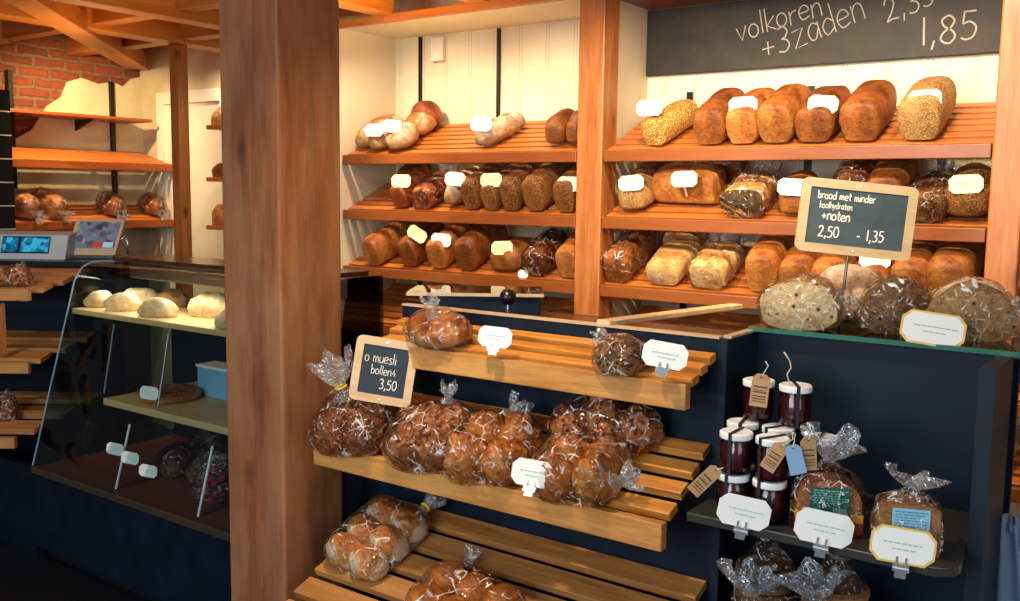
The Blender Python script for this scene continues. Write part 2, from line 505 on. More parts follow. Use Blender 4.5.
def ruffle_bm(p, d, r0, r1, h, seed=0, base=None, n=40):
    """gathered bag mouth: pinched neck that fans out again; base=radius where it leaves the bag"""
    bm = bmesh.new()
    p, d = Vector(p), Vector(d).normalized()
    a = d.orthogonal().normalized(); b = d.cross(a)
    rg = random.Random(seed); ph = [rg.uniform(0, 6.28) for _ in range(6)]
    rings = []
    prof = []
    if base: prof += [(-.45, base, .08), (-.2, base * .5 + r0 * .5, .12)]
    prof += [(0, r0, .15), (.08, r0 * .95, .2), (.25, r0 + (r1 - r0) * .35, .3), (.5, r0 + (r1 - r0) * .65, .42), (.78, r0 + (r1 - r0) * .9, .5), (1, r1, .55)]
    for t, r, am in prof:
        ring = []
        for k in range(n):
            g = 2 * PI * k / n
            w = math.sin(5 * g + ph[0]) * .5 + math.sin(8 * g + ph[1] + t * 2) * .4 + math.sin(13 * g + ph[2]) * .25
            rr = r * (1 + am * w)
            hh = t * h * (1 + (.28 * math.sin(3 * g + ph[3]) + .18 * math.sin(7 * g + ph[4])) * max(0, t))
            q = p + (a * math.cos(g) + b * math.sin(g)) * rr + d * hh
            ring.append(bm.verts.new(q))
        rings.append(ring)
    for i in range(len(rings) - 1):
        for k in range(n):
            bm.faces.new((rings[i][k], rings[i][(k + 1) % n], rings[i + 1][(k + 1) % n], rings[i + 1][k]))
    return bm

from mathutils.bvhtree import BVHTree
def hull_bag_bm(pts, seed=0, wr=.004, grow=1.05, n=30, m=60, top=.010):
    """film stretched over a heap of points, resting on z=0"""
    hb = bmesh.new()
    for p in pts: hb.verts.new(p)
    r = bmesh.ops.convex_hull(hb, input=hb.verts)
    bmesh.ops.delete(hb, geom=[v for v in hb.verts if not v.link_faces], context='VERTS')
    cen = sum((v.co for v in hb.verts), Vector()) / len(hb.verts)
    zmax = max(v.co.z for v in hb.verts); cen.z = zmax * .42
    bv = BVHTree.FromBMesh(hb); hb.free()
    bm = bmesh.new()
    def pt(th, ph):
        d = Vector((math.sin(th) * math.cos(ph), math.sin(th) * math.sin(ph), math.cos(th)))
        h = bv.ray_cast(cen, d)
        dist = h[3] if h[0] is not None else .05
        p = cen + d * dist * grow
        w = 1 - abs(nz(p, 17, seed)) * 3.0
        p += d * (wr * w + wr * .6 * nz(p, 45, seed + 2))
        p.z = max(p.z, 0.0); return p
    tv = bm.verts.new(pt(.001, 0)); bo = bm.verts.new((cen.x, cen.y, 0)); rings = []
    for i in range(1, n): rings.append([bm.verts.new(pt(PI * i / n, 2 * PI * j / m)) for j in range(m)])
    for j in range(m):
        bm.faces.new((tv, rings[0][j], rings[0][(j + 1) % m])); bm.faces.new((bo, rings[-1][(j + 1) % m], rings[-1][j]))
    for i in range(n - 2):
        for j in range(m): bm.faces.new((rings[i][j], rings[i + 1][j], rings[i + 1][(j + 1) % m], rings[i][(j + 1) % m]))
    bmesh.ops.smooth_vert(bm, verts=bm.verts, factor=.5, use_axis_x=True, use_axis_y=True, use_axis_z=True)
    return bm

# ------------------------------------------------------------------ handwriting
def circ(cx, cy, rx, ry, a0=90, a1=450, n=14):
    return [(cx + rx * math.cos(math.radians(a0 + (a1 - a0) * i / n)), cy + ry * math.sin(math.radians(a0 + (a1 - a0) * i / n))) for i in range(n + 1)]
GL = {
 'v': (.5, [[(.02, .6), (.2, 0), (.44, .62)]]), 'o': (.52, [circ(.23, .29, .2, .29)]), 'l': (.22, [[(.1, 1.05), (.08, 0)]]),
 'k': (.46, [[(.06, 1.05), (.05, 0)], [(.4, .62), (.07, .26), (.42, 0)]]), 'r': (.4, [[(.05, .6), (.05, 0)], [(.05, .36), (.16, .54), (.34, .58)]]),
 'e': (.5, [[(.04, .3), (.4, .34), (.37, .53), (.22, .61), (.06, .45), (.04, .2), (.17, 0), (.42, .09)]]),
 'n': (.48, [[(.05, .6), (.05, 0)], [(.05, .36), (.14, .54), (.26, .6), (.37, .48), (.4, 0)]]),
 'z': (.52, [[(.02, .6), (.42, .62), (.02, 0), (.46, .02)]]),
 'a': (.52, [[(.4, .5), (.22, .6), (.05, .36), (.1, .05), (.26, .04), (.4, .36)], [(.41, .6), (.43, 0)]]),
 'd': (.52, [[(.4, .42), (.22, .58), (.04, .32), (.14, .01), (.4, .18)], [(.41, 1.05), (.42, 0)]]),
 'b': (.48, [[(.05, 1.05), (.05, 0)], [(.05, .36), (.22, .58), (.41, .34), (.28, .02), (.06, .06)]]),
 'm': (.66, [[(.05, .6), (.05, 0)], [(.05, .38), (.17, .58), (.29, .46), (.3, 0)], [(.3, .38), (.43, .58), (.54, .46), (.56, 0)]]),
 't': (.4, [[(.18, .95), (.17, .12), (.22, .01), (.33, .04)], [(.02, .62), (.36, .62)]]),
 'i': (.2, [[(.08, .6), (.08, 0)], [(.08, .82), (.085, .87)]]),
 'h': (.48, [[(.05, 1.05), (.05, 0)], [(.05, .36), (.14, .54), (.26, .6), (.37, .48), (.4, 0)]]),
 'y': (.48, [[(.03, .6), (.21, .08)], [(.42, .6), (.1, -.35)]]),
 'u': (.5, [[(.04, .6), (.05, .18), (.15, .01), (.32, .08), (.4, .3)], [(.41, .6), (.42, 0)]]),
 's': (.42, [[(.36, .53), (.2, .61), (.07, .47), (.19, .32), (.33, .17), (.22, .01), (.03, .06)]]),
 '+': (.56, [[(.04, .35), (.46, .37)], [(.25, .6), (.25, .1)]]), ',': (.24, [[(.12, .1), (.05, -.2)]]), '-': (.5, [[(.08, .36), (.36, .36)]]), ' ': (.36, []),
 '0': (.54, [circ(.24, .46, .2, .45)]), '1': (.26, [[(.1, .95), (.1, 0)]]),
 '2': (.54, [[(.05, .72), (.14, .9), (.32, .9), (.4, .7), (.26, .36), (.03, .02), (.2, .06), (.46, .02)]]),
 '3': (.52, [[(.06, .88), (.24, .95), (.38, .78), (.3, .56), (.18, .5), (.34, .44), (.42, .24), (.28, .02), (.05, .06)]]),
 '5': (.52, [[(.42, .92), (.12, .92), (.08, .52)], [(.08, .52), (.26, .58), (.42, .38), (.34, .08), (.16, 0), (.03, .08)]]),
 '8': (.54, [[(.4, .78), (.26, .93), (.08, .8), (.14, .58), (.34, .42), (.42, .2), (.26, 0), (.05, .14), (.12, .38), (.3, .52), (.4, .7), (.4, .78)]]),
 '4': (.5, [[(.3, .95), (.02, .3), (.44, .32)], [(.34, .6), (.32, 0)]]),
}
def smooth_line(pts, k=4):
    if len(pts) < 5: return pts
    out = []
    for i in range(len(pts) - 1):
        p0, p1, p2, p3 = pts[max(i - 1, 0)], pts[i], pts[i + 1], pts[min(i + 2, len(pts) - 1)]
        for j in range(k):
            t = j / k
            out.append(tuple(.5 * (2 * p1[a] + (p2[a] - p0[a]) * t + (2 * p0[a] - 5 * p1[a] + 4 * p2[a] - p3[a]) * t * t + (3 * p1[a] - p0[a] - 3 * p2[a] + p3[a]) * t ** 3) for a in (0, 1)))
    out.append(pts[-1]); return out

def write(bm, txt, o, rt_, up_, size, w, jit=0, squeeze=1.0):
    """chalk strokes of txt; o=baseline start, rt_/up_ directions in the board's plane"""
    o, rt_, up_ = Vector(o), Vector(rt_).normalized(), Vector(up_).normalized()
    nrm = rt_.cross(up_); x = 0; rg = random.Random(len(txt) * 31 + 5)
    for ch in txt:
        adv, strokes = GL[ch]
        dy = rg.uniform(-jit, jit)
        for st in strokes:
            pts = [o + (rt_ * ((x + p[0]) * squeeze) + up_ * (p[1] + dy)) * size for p in smooth_line(st)]
            pv = None
            for i, p in enumerate(pts):
                d = (pts[min(i + 1, len(pts) - 1)] - pts[max(i - 1, 0)]).normalized()
                s = d.cross(nrm) * (w / 2)
                a, b = bm.verts.new(p + s + nrm * .0006), bm.verts.new(p - s + nrm * .0006)
                if pv: bm.faces.new((pv[0], pv[1], b, a))
                pv = (a, b)
        x += adv
    return x * size * squeeze

def rrect(w, h, r, n=4, z=0):
    pts = []
    for cx, cz, a0 in ((w / 2 - r, -h / 2 + r, -90), (w / 2 - r, h / 2 - r, 0), (-w / 2 + r, h / 2 - r, 90), (-w / 2 + r, -h / 2 + r, 180)):
        for i in range(n + 1):
            a = math.radians(a0 + 90 * i / n)
            pts.append((cx + r * math.cos(a), 0, cz + r * math.sin(a)))
    return pts

def slate_board(name, label, loc, rot, w, h, fr, frame_m, slate_m, lines, th=.012):
    """framed slate in its own x-z plane, face towards -y"""
    t = thing(name, label, 'chalkboard', loc, rot)
    bm = bmesh.new()
    outer = rrect(w, h, .018); inner = rrect(w - 2 * fr, h - 2 * fr, .002)
    n = len(outer)
    vs = [[bm.verts.new((p[0], y, p[2])) for p in ring] for y in (-th / 2, th / 2) for ring in (outer, inner)]
    for i in range(n):
        j = (i + 1) % n
        bm.faces.new((vs[0][i], vs[0][j], vs[1][j], vs[1][i])); bm.faces.new((vs[2][i], vs[3][i], vs[3][j], vs[2][j]))
        bm.faces.new((vs[0][i], vs[2][i], vs[2][j], vs[0][j])); bm.faces.new((vs[1][i], vs[1][j], vs[3][j], vs[3][i]))
    obj('frame', bm, frame_m, t)
    obj('slate_panel', bxb(-w / 2 + fr * .9, w / 2 - fr * .9, -th * .2, th * .3, -h / 2 + fr * .9, h / 2 - fr * .9), slate_m, t)
    for txt, x, z, size, wd, sq in lines:
        bm = bmesh.new(); write(bm, txt, (x, -th * .2, z), (1, 0, 0), (0, 0, 1), size, wd, .03, sq)
        obj('chalk_writing', bm, MT['chalk'], t)
    for s in (-1, 1):
        bm = bmesh.new(); lathe(bm, [(.003, 0), (.003, .002)], 10); xform(bm, (0, -th / 2, s * (h / 2 - fr / 2)), (PI / 2, 0, 0))
        obj('screw', bm, MT['chrome'], t)
    return t

# ------------------------------------------------------------------ price cards
def card(label, P, w=.095, h=.058, yaw=0, tilt=-.12, roll=0, edge='plain', hold='pick', pick=.05, group='price cards stuck in the loaves'):
    t = thing('price_card', label, 'price card', P, (tilt, roll, yaw), group)
    c = min(w, h) * .24
    def octo(w, h, c): return [(-w / 2 + c, 0, -h / 2), (w / 2 - c, 0, -h / 2), (w / 2, 0, -h / 2 + c), (w / 2, 0, h / 2 - c), (w / 2 - c, 0, h / 2), (-w / 2 + c, 0, h / 2), (-w / 2, 0, h / 2 - c), (-w / 2, 0, -h / 2 + c)]
    m = MT['card_cream'] if edge == 'cream' else MT['card']
    bm = bmesh.new(); prism(bm, octo(w, h, c), (0, .0015, 0))
    if edge == 'yellow':
        obj('card_border', bm, MT['card_yel'], t)
        bm = bmesh.new(); prism(bm, [(p[0], -.0006, p[2]) for p in octo(w * .93, h * .88, c * .95)], (0, .0005, 0))
    obj('card_sheet', bm, m, t)
    bm = bmesh.new()
    for zz, ww in ((.06, .3), (-.1, .16)):
        x = -ww * w
        rg = random.Random(int(P[0] * 1000))
        while x < ww * w:
            l = rg.uniform(.04, .1) * w
            box(bm, x, x + l, -.0012, -.0008, zz * h - h * .014, zz * h + h * .014); x += l + .018 * w
    obj('printed_lines', bm, MT['ink'] if edge != 'cream' else MT['ink_d'], t)
    bm = bmesh.new()
    if hold == 'pick':
        if pick: beam(bm, (0, .003, -h / 2 + .012), (0, .003 + pick, -h / 2 - pick * .45), .008, .002, (0, 1, 0))
        else: box(bm, -.006, .006, .0015, .012, -h / 2, -h / 2 + .012)
        obj('pick', bm, MT['card'], t)
    else:
        for s in (-1, 1): beam(bm, (s * .009, -.003, -h * .30), (s * .009, -.003, -h * .54), .003, .004, (0, 1, 0))
        box(bm, -.016, .016, -.007, -.002, -h * .60, -h * .50)
        box(bm, -.016, .016, -.014, .002, -h * .68, -h * .60)
        box(bm, -.011, .011, -.012, -.004, -h * .86, -h * .68)
        obj('clip', bm, MT['chrome'], t)
    return t

# ------------------------------------------------------------------ slatted shelves
def slat_shelf(name, label, x0, x1, yf, zf, depth, slope, nsl, sw, st, lip_h, lip_t, slat_m, lip_m, tilt=None, group=None, ends=None, bracket=None):
    """slats along x rising from the front (yf, zf = top of the front board) to the back"""
    t = thing(name, label, 'shelf', ((x0 + x1) / 2, yf, zf), (0, 0, 0), group)
    hx = (x1 - x0) / 2; tilt = slope if tilt is None else tilt
    ca, sa = math.cos(math.atan(tilt)), math.sin(math.atan(tilt))
    bm = bmesh.new()
    step = (depth - lip_t) / nsl
    for i in range(nsl):
        yc = lip_t + step * (i + .5); zc = slope * (yc - lip_t / 2) - .004
        u = Vector((0, ca, sa)) * (sw / 2); w = Vector((0, -sa, ca)) * st
        o = Vector((0, yc, zc))
        a, b = (-hx, hx) if ends is None else (-hx + ends[0] * (nsl - i) / nsl, hx)
        p = [o - u - w, o + u - w, o + u, o - u]
        hexa(bm, [(a, *p[0][1:]), (b, *p[0][1:]), (b, *p[1][1:]), (a, *p[1][1:]), (a, *p[3][1:]), (b, *p[3][1:]), (b, *p[2][1:]), (a, *p[2][1:])])
    obj('slats', bm, slat_m, t, bevel=.002)
    a = -hx + (ends[0] if ends else 0)
    obj('front_board', bxb(a, hx, 0, lip_t, -lip_h, 0), lip_m, t, bevel=.003)
    bm = bmesh.new()
    for x in (bracket or (-hx * .7, hx * .7)):
        prism(bm, [(x - .01, lip_t, -st - .012), (x - .01, depth, slope * depth - st - .012), (x - .01, depth, slope * depth - st - .06), (x - .01, lip_t, -st - .03)], (.02, 0, 0))
    obj('bracket', bm, MT['black'], t)
    return t

# ================================================================== THE SETTING
def struct(name, bm, m, label=None, **kw):
    o = obj(name, bm, m, **kw); o['kind'] = 'structure'
    if label: o['label'] = label
    return o

def mat_beadboard():
    t = NT('white beadboard'); tc = t.n('ShaderNodeTexCoord'); s = t.n('ShaderNodeSeparateXYZ'); t.l(tc.outputs['Object'], s.inputs[0])
    fr = t.math('FRACT', t.math('MULTIPLY', s.outputs['X'], 1 / .145))
    g = t.math('LESS_THAN', t.math('ABSOLUTE', t.math('SUBTRACT', fr, .5)), .012)
    g2 = t.math('LESS_THAN', t.math('ABSOLUTE', t.math('SUBTRACT', fr, .60)), .012)
    g = t.math('MAXIMUM', g, g2)
    n = t.noise(t.coord(), 4, 3)
    col = t.mix(t.math('MULTIPLY', g, .45), t.ramp(n, [(.3, lin('#e2d4b2')), (.7, lin('#ece0c4'))]), lin('#8f836c'))
    return t.done(t.bsdf(col, .55, t.math('MULTIPLY', g, -1), .5, .004))
def mat_brick():
    t = NT('old brick'); tc = t.n('ShaderNodeTexCoord'); mp = t.n('ShaderNodeMapping'); t.l(tc.outputs['Object'], mp.inputs[0])
    mp.inputs['Rotation'].default_value = (0, PI / 2, PI / 2)
    sp = t.n('ShaderNodeSeparateXYZ'); t.l(tc.outputs['Object'], sp.inputs[0])
    cb = t.n('ShaderNodeCombineXYZ'); t.l(sp.outputs['Y'], cb.inputs[0]); t.l(sp.outputs['Z'], cb.inputs[1])
    wob = t.n('ShaderNodeTexNoise', Scale=9.0, Detail=3.0); t.l(tc.outputs['Object'], wob.inputs['Vector'])
    vm = t.n('ShaderNodeVectorMath', operation='MULTIPLY_ADD'); vm.inputs[1].default_value = (.03, .03, .03)
    t.l(wob.outputs['Color'], vm.inputs[0]); t.l(cb.outputs[0], vm.inputs[2])
    b = t.n('ShaderNodeTexBrick'); t.l(vm.outputs[0], b.inputs['Vector'])
    b.inputs['Scale'].default_value = 1.0; b.inputs['Brick Width'].default_value = .21; b.inputs['Row Height'].default_value = .066
    b.inputs['Mortar Size'].default_value = .013; b.inputs['Mortar Smooth'].default_value = .3
    b.inputs['Color1'].default_value = lin('#90441f'); b.inputs['Color2'].default_value = lin('#6e3420'); b.inputs['Mortar'].default_value = lin('#7c5b42')
    n = t.noise(t.coord(), 30, 5, .65)
    col = t.mix(t.ramp(n, [(.45, (0, 0, 0, 1)), (.75, (.7, .7, .7, 1))]), b.outputs['Color'], lin('#5a2c1a'))
    return t.done(t.bsdf(col, .9, t.math('ADD', t.math('MULTIPLY', b.outputs['Fac'], -1), t.math('MULTIPLY', n, .6)), .8, .012))
def mat_plaster():
    t = NT('cream plaster'); n = t.noise(t.coord(), 3.5, 6, .6); n2 = t.noise(t.coord(), 40, 4)
    return t.done(t.bsdf(t.ramp(n, [(.3, lin('#bfae86')), (.65, lin('#dccda8'))]), .85, n2, .3, .004))
def mat_tiles():
    t = NT('black wall tile'); tc = t.n('ShaderNodeTexCoord'); s = t.n('ShaderNodeSeparateXYZ'); t.l(tc.outputs['Object'], s.inputs[0])
    fr = t.math('FRACT', t.math('MULTIPLY', s.outputs['Z'], 1 / .135))
    g = t.math('LESS_THAN', fr, .05)
    return t.done(t.bsdf(t.mix(g, lin('#0c0b0a'), lin('#b9b2a4')), .25))
MT['bead'] = mat_beadboard(); MT['brick'] = mat_brick(); MT['plaster'] = mat_plaster(); MT['tiles'] = mat_tiles()
MT['white_side'] = plain('white side panel', '#dccfb0', .6)

struct('floor', bxb(-6.4, 1.6, -2.0, 4.1, -.16, -.10), MT['floor'])
struct('wall_back', bxb(-3.33, 0.9, 3.58, 3.64, -.1, 2.62), MT['bead'])
struct('wall_back_left', bxb(-6.1, -3.33, 4.0, 4.08, -.1, 2.62), MT['plaster'])
struct('wall_left', bxb(-6.2, -6.1, 1.6, 4.08, -.1, 2.62), MT['brick'])
struct('wall_right', bxb(.9, .98, 1.5, 3.64, -.1, 2.62), MT['white'])
struct('ceiling', bxb(-6.2, 1.0, .9, 4.08, 2.60, 2.66), MT['boards'])
# plaster left on the brick wall, its torn edge in plan of the wall
edge = [(14, 139), (30, 130), (46, 106), (60, 97), (66, 82), (80, 78), (97, 84), (112, 82), (122, 87), (130, 79), (141, 77)]
poly = [at(u, v, 'x', -6.1) for u, v in edge]
poly = [Vector((-6.1, p.y, p.z)) for p in poly]
poly[-1].y = 4.0
poly += [Vector((-6.1, 4.0, .6)), Vector((-6.1, poly[0].y - .15, .6)), Vector((-6.1, poly[0].y - .15, poly[0].z - .04))]
bm = bmesh.new(); prism(bm, poly, (.018, 0, 0)); struct('trim_1', bm, MT['plaster'], 'cream plaster with a torn edge over the brick wall')
# black tiled pier at the far left
struct('trim_2', bxb(-5.72, -5.60, 2.45, 2.83, -.1, 2.15), MT['tiles'], 'black tiled wall end at the far left')
# white casing on the rear wall
bm = bmesh.new(); box(bm, -5.87, -5.79, 3.965, 4.0, -.1, 2.25); box(bm, -5.79, -5.2, 3.985, 4.0, -.1, 2.17); box(bm, -5.79, -5.2, 3.965, 4.0, 2.17, 2.25); box(bm, -5.74, -5.70, 3.97, 3.99, -.1, 2.1)
struct('door_1', bm, MT['white'], 'white panelled door in the rear wall')
# white side panels and soffits of the two bread racks
struct('trim_3', bxb(-3.33, -3.29, 3.2, 3.58, -.1, 2.35), MT['white_side'], 'white side panel of the left bread rack')
struct('trim_4', bxb(-1.965, -1.885, 3.31, 3.58, -.1, 2.35), MT['white_side'], 'white partition between the two bread racks')
struct('trim_5', bxb(-3.33, -1.965, 3.2, 3.58, 2.35, 2.372), MT['white_side'], 'white soffit over the left bread rack')
struct('trim_6', bxb(-1.885, -.3, 3.2, 3.58, 2.35, 2.372), MT['lip'], 'wooden soffit over the right bread rack')
struct('trim_7', bxb(-3.33, -.2, 3.165, 3.2, 2.345, 2.375), MT['beam_x'], 'thin wooden edge along the rack soffits')
struct('trim_8', bxb(-.51, -.47, 3.25, 3.58, -.1, 2.35), MT['white_side'], 'white partition at the right end of the racks')

# posts
def post(label, x0, x1, y0, y1, z1, m, bev=.006, z0=-.1):
    o = obj('wooden_post', bxb(x0, x1, y0, y1, z0, z1), m, bevel=bev); return setp(o, label, 'post')
fp = at(281, 300, 'x', -2.2); fl = at(224, 300, 'y', fp.y); bk = at(342, 300, 'x', -2.2)
post('thick rough-sawn timber post standing in front of the counter', fl.x, -2.2, fp.y, bk.y, 2.6, MT['old'], .008)
post('orange pine post between the two bread racks', -1.985, -1.87, 3.195, 3.31, 2.6, MT['pine'])
post('orange pine post at the right edge beside the right bread rack', -.515, -.425, 3.195, 3.25, 2.6, MT['pine'])
post('slim brown post behind the glass display case', -4.99, -4.905, 3.465, 3.535, 2.44, MT['pine'])

# ceiling beams
def cbeam(label, p, q, w, h, m):
    bm = bmesh.new(); beam(bm, p, q, w, h); o = obj('ceiling_beam', bm, m, bevel=.004)
    return setp(o, label, 'beam', 'ceiling beams')
cbeam('ceiling beam running along over the slim brown post, front to back', (-4.92, 1.2, 2.505), (-4.92, 3.98, 2.505), .14, .13, MT['beam_y'])
cbeam('ceiling beam nearest the thick post on its left, front to back', (-4.18, 1.2, 2.50), (-4.18, 3.98, 2.50), .12, .14, MT['beam_y'])
cbeam('ceiling beam at the top left corner, short of the diagonal beam', (-5.86, 1.6, 2.51), (-5.86, 2.95, 2.51), .12, .13, MT['beam_y'])
cbeam('cross beam resting on the slim brown post', (-6.08, 3.5, 2.515), (-3.35, 3.5, 2.515), .10, .11, MT['beam_x'])
cbeam('cross beam over the brick patch, nearer than the slim post', (-6.08, 2.95, 2.515), (-3.4, 2.95, 2.515), .09, .10, MT['beam_x'])
cbeam('diagonal beam running into the corner of the brick wall', (-6.02, 3.93, 2.47), (-3.9, 1.85, 2.47), .14, .11, MT['beam_y'])
cbeam('joist over the left end of the left bread rack', (-2.99, 1.4, 2.46), (-2.99, 3.19, 2.46), .10, .17, MT['beam_y'])
cbeam('joist over the middle of the left bread rack', (-2.46, 1.4, 2.46), (-2.46, 3.19, 2.46), .10, .17, MT['beam_y'])
cbeam('joist in front of the chalkboard over the right bread rack', (-1.2, 1.4, 2.46), (-1.2, 3.19, 2.46), .10, .17, MT['beam_y'])

# ================================================================== BREAD RACKS
RZ = [1.767, 1.511, 1.247, .985]; RS = .47
rown = ['top', 'second', 'third', 'bottom']
for side, xa, xb in (('left', -3.285, -1.985), ('right', -1.872, -.515)):
    for i, z in enumerate(RZ):
        slat_shelf('bread_shelf', f'{rown[i]} slatted shelf of the {side} bread rack', xa + .004, xb - .004, 3.2, z, .36, RS, 7, .036, .016, .044, .028, MT['rack'], MT['lip'], group='slatted shelves of the bread racks')
for i, z in enumerate(RZ + [.72]):
    slat_shelf('bread_shelf', f'{(rown + ["lowest"])[i]} slatted shelf right of the right-hand pine post', -.415, .3, 3.2, z, .36, RS, 7, .036, .016, .044, .028, MT['rack'], MT['lip'], group='slatted shelves of the bread racks')
for lab, u in (('left of the small white wall box', 420), ('above the middle of the left rack', 498)):
    x = at(u, 100, 'y', 3.57).x
    setp(obj('shelf_rail', bxb(x - .007, x + .007, 3.565, 3.58, .4, 2.345), MT['black']), 'black shelf rail on the white boards, ' + lab, 'rail', 'black shelf rails')
for lab, u in (('behind the sesame loaf', 690), ('behind the fourth tin loaf', 811), ('behind the oat loaf', 946)):
    x = at(u, 90, 'y', 3.57).x
    setp(obj('shelf_rail', bxb(x - .012, x + .012, 3.565, 3.58, .4, at(u, {690: 92, 811: 86, 946: 79}[u], 'y', 3.57).z), MT['black']), 'black shelf rail under the chalkboard, ' + lab, 'rail', 'black shelf rails')

b0 = at(433, 62, 'y', 3.57); b1 = at(445, 37, 'y', 3.57)
t = thing('wall_box', 'small white box on the boards above the left rack', 'box', ((b0.x + b1.x) / 2, 3.58, b0.z))
w = (b1.x - b0.x) / 2
obj('housing', bxb(-w, w, -.03, 0, 0, b1.z - b0.z), MT['white'], t, bevel=.004)
obj('button', bxb(-w * .3, w * .3, -.034, -.029, .02, .035), MT['card'], t)

# big chalkboard on the rear boards of the right rack
Yb = 3.555
cb0 = at(650, 76, 'y', Yb); zt = 2.345
t = thing('chalkboard', 'wide black chalkboard high above the right bread rack', 'chalkboard', (0, 0, 0))
obj('board', bxb(-1.882, -.52, Yb, 3.58, cb0.z, zt), MT['chalkboard'], t, bevel=.003)
def wr(txt, a, b, size, w=.006):
    bm = bmesh.new()
    pa, pb = at(*a, 'y', Yb - .0005), at(*b, 'y', Yb - .0005)
    r = (pb - pa).normalized(); u = Vector((0, -1, 0)).cross(r) * -1
    u = Vector((-r.z, 0, r.x))
    L = sum(GL[c][0] for c in txt) * size
    write(bm, txt, pa, r, u, size, w, .05, (pb - pa).length / L)
    obj('chalk_writing', bm, MT['chalk_dim'], t)
wr('volkoren', (738, 42), (824, 14), .085, .0045)
wr('+3', (762, 58), (793, 51), .10, .0045); wr('zaden', (795, 48), (868, 18), .105, .004)
wr('2,35', (887, 23), (938, 3), .085, .0045)
wr('1,85', (920, 46), (980, 39), .10, .006)

# ---- loaves
def tilt_rot(slope, yaw): return (Matrix.Rotation(math.atan(slope), 3, 'X') @ Matrix.Rotation(yaw, 3, 'Z')).to_euler()
SEED = [0]
def put_loaf(front, slope, L, W, H, kind, mat, label, yaw=0, bag=None, cut=False, crumb_m='crumb', group=None, name=None, cat='bread', neck=None, bend=0):
    """front = middle of the loaf's lower front edge, resting on a plane rising with slope"""
    SEED[0] += 1; sd = SEED[0]
    R = tilt_rot(slope, yaw); Rm = R.to_matrix()
    loc = Vector(front) + (Rm @ Vector((0, L / 2, 0)) if abs(yaw) < 1.2 else tilt_rot(slope, 0).to_matrix() @ Vector((0, W / 2, 0)))
    nm = name or {'tin': 'tin_loaf', 'split': 'split_tin_loaf', 'rustic': 'rustic_loaf', 'boule': 'round_loaf', 'long': 'long_loaf', 'slash': 'slashed_loaf'}[kind]
    bm = loaf_bm(L, W, H, kind, sd, cut, bend=bend)
    mats = [MT[mat], MT[crumb_m]]
    if not bag:
        o = obj(nm, bm, mats, smooth=50, loc=loc, rot=R)
        return setp(o, label, cat, group)
    t = thing('bagged_loaf', label, cat, loc, R, group)
    obj(nm, bm, mats, t, smooth=50)
    obj('plastic_bag', loaf_bm(L, W, H, kind, sd, cut, grow=.005, wr=.005, nl=30, nm=48), MT['bag'], t, smooth=180)
    nk = neck or ((0, L / 2, H * .55), (0, .8, .5), .02, .05, .07)
    obj('bag_neck', ruffle_bm(*nk, seed=sd, base=nk[2] * 2.2), MT['bag_neck'], t, smooth=180)
    return t

ROWV = {('l', 0): 152, ('l', 1): 212, ('l', 2): 270, ('r', 0): 146, ('r', 1): 222, ('r', 2): 290}
GRP = {'l': 'loaves on the left bread rack', 'r': 'loaves on the right bread rack'}
def rk(side, row, u0, u1, kind, mat, L, H, label, yo=.035, yaw=0, W=None, **kw):
    Y = 3.2 + yo; v = ROWV[(side, row)]
    xa, xb = at(u0, v, 'y', Y).x, at(u1, v, 'y', Y).x
    z = RZ[row] + RS * (yo - .014) + .004
    if side == 'l' and row > 0: H *= 1.14
    put_loaf(((xa + xb) / 2, Y, z), RS, L, W or abs(xb - xa), H, kind, mat, label, yaw, group=GRP[side], **kw)

# left rack, top shelf
rk('l', 0, 346, 372, 'rustic', 'pale', .27, .10, 'pale oblong loaf at the far left of the left rack top shelf', yo=.06, yaw=-.35)
rk('l', 0, 364, 386, 'boule', 'pale', .13, .085, 'small round pale loaf at the front of the left rack top shelf', yo=.03, W=.115)
rk('l', 0, 386, 416, 'rustic', 'floury', .17, .10, 'rustic cracked loaf with dark side, front of the left rack top shelf', yo=.03, W=.15, yaw=.5)
rk('l', 0, 398, 424, 'boule', 'pale', .16, .10, 'round pale loaf behind the cracked rustic loaf, left rack top shelf', yo=.16, W=.15)
rk('l', 0, 410, 438, 'rustic', 'red', .13, .13, 'squat reddish loaf propped at the back of the left rack top shelf', yo=.25, W=.15, yaw=.2)
rk('l', 0, 466, 492, 'slash', 'floury', .27, .095, 'floury slashed long loaf alone in the middle of the left rack top shelf', yaw=-.25, W=.11)
rk('l', 0, 541, 564, 'rustic', 'brown', .20, .115, 'brown loaf left of the pine post on the left rack top shelf', W=.11)
rk('l', 0, 563, 585, 'rustic', 'brown', .20, .115, 'brown loaf half hidden by the pine post on the left rack top shelf', W=.11)
# left rack, second shelf
rk('l', 1, 389, 412, 'tin', 'red', .20, .095, 'reddish loaf first from the left at the front of the second shelf, left rack', W=.10)
rk('l', 1, 398, 420, 'tin', 'deep', .15, .10, 'reddish brown loaf lying behind the first loaf of the second shelf, left rack', yo=.20, W=.105)
rk('l', 1, 408, 438, 'tin', 'red', .20, .085, 'reddish bagged loaf with a shiny white front, left rack second shelf', W=.125, bag=True)
rk('l', 1, 440, 461, 'rustic', 'floury', .29, .10, 'cracked golden loaf right of the shiny bagged loaf, second shelf of the left rack', W=.105)
rk('l', 1, 462, 482, 'tin', 'seeded', .30, .115, 'seeded dark loaf right of the cracked golden loaf, second shelf of the left rack', W=.095)
rk('l', 1, 482, 501, 'tin', 'seeded', .30, .10, 'seeded dark loaf under the card in the middle of the second shelf, left rack', W=.09)
rk('l', 1, 501, 522, 'tin', 'seeded', .31, .12, 'seeded dark loaf third from the pine post, second shelf of the left rack', W=.10)
rk('l', 1, 523, 548, 'tin', 'seeded', .31, .125, 'large seeded dark loaf second from the pine post, second shelf of the left rack', W=.112)
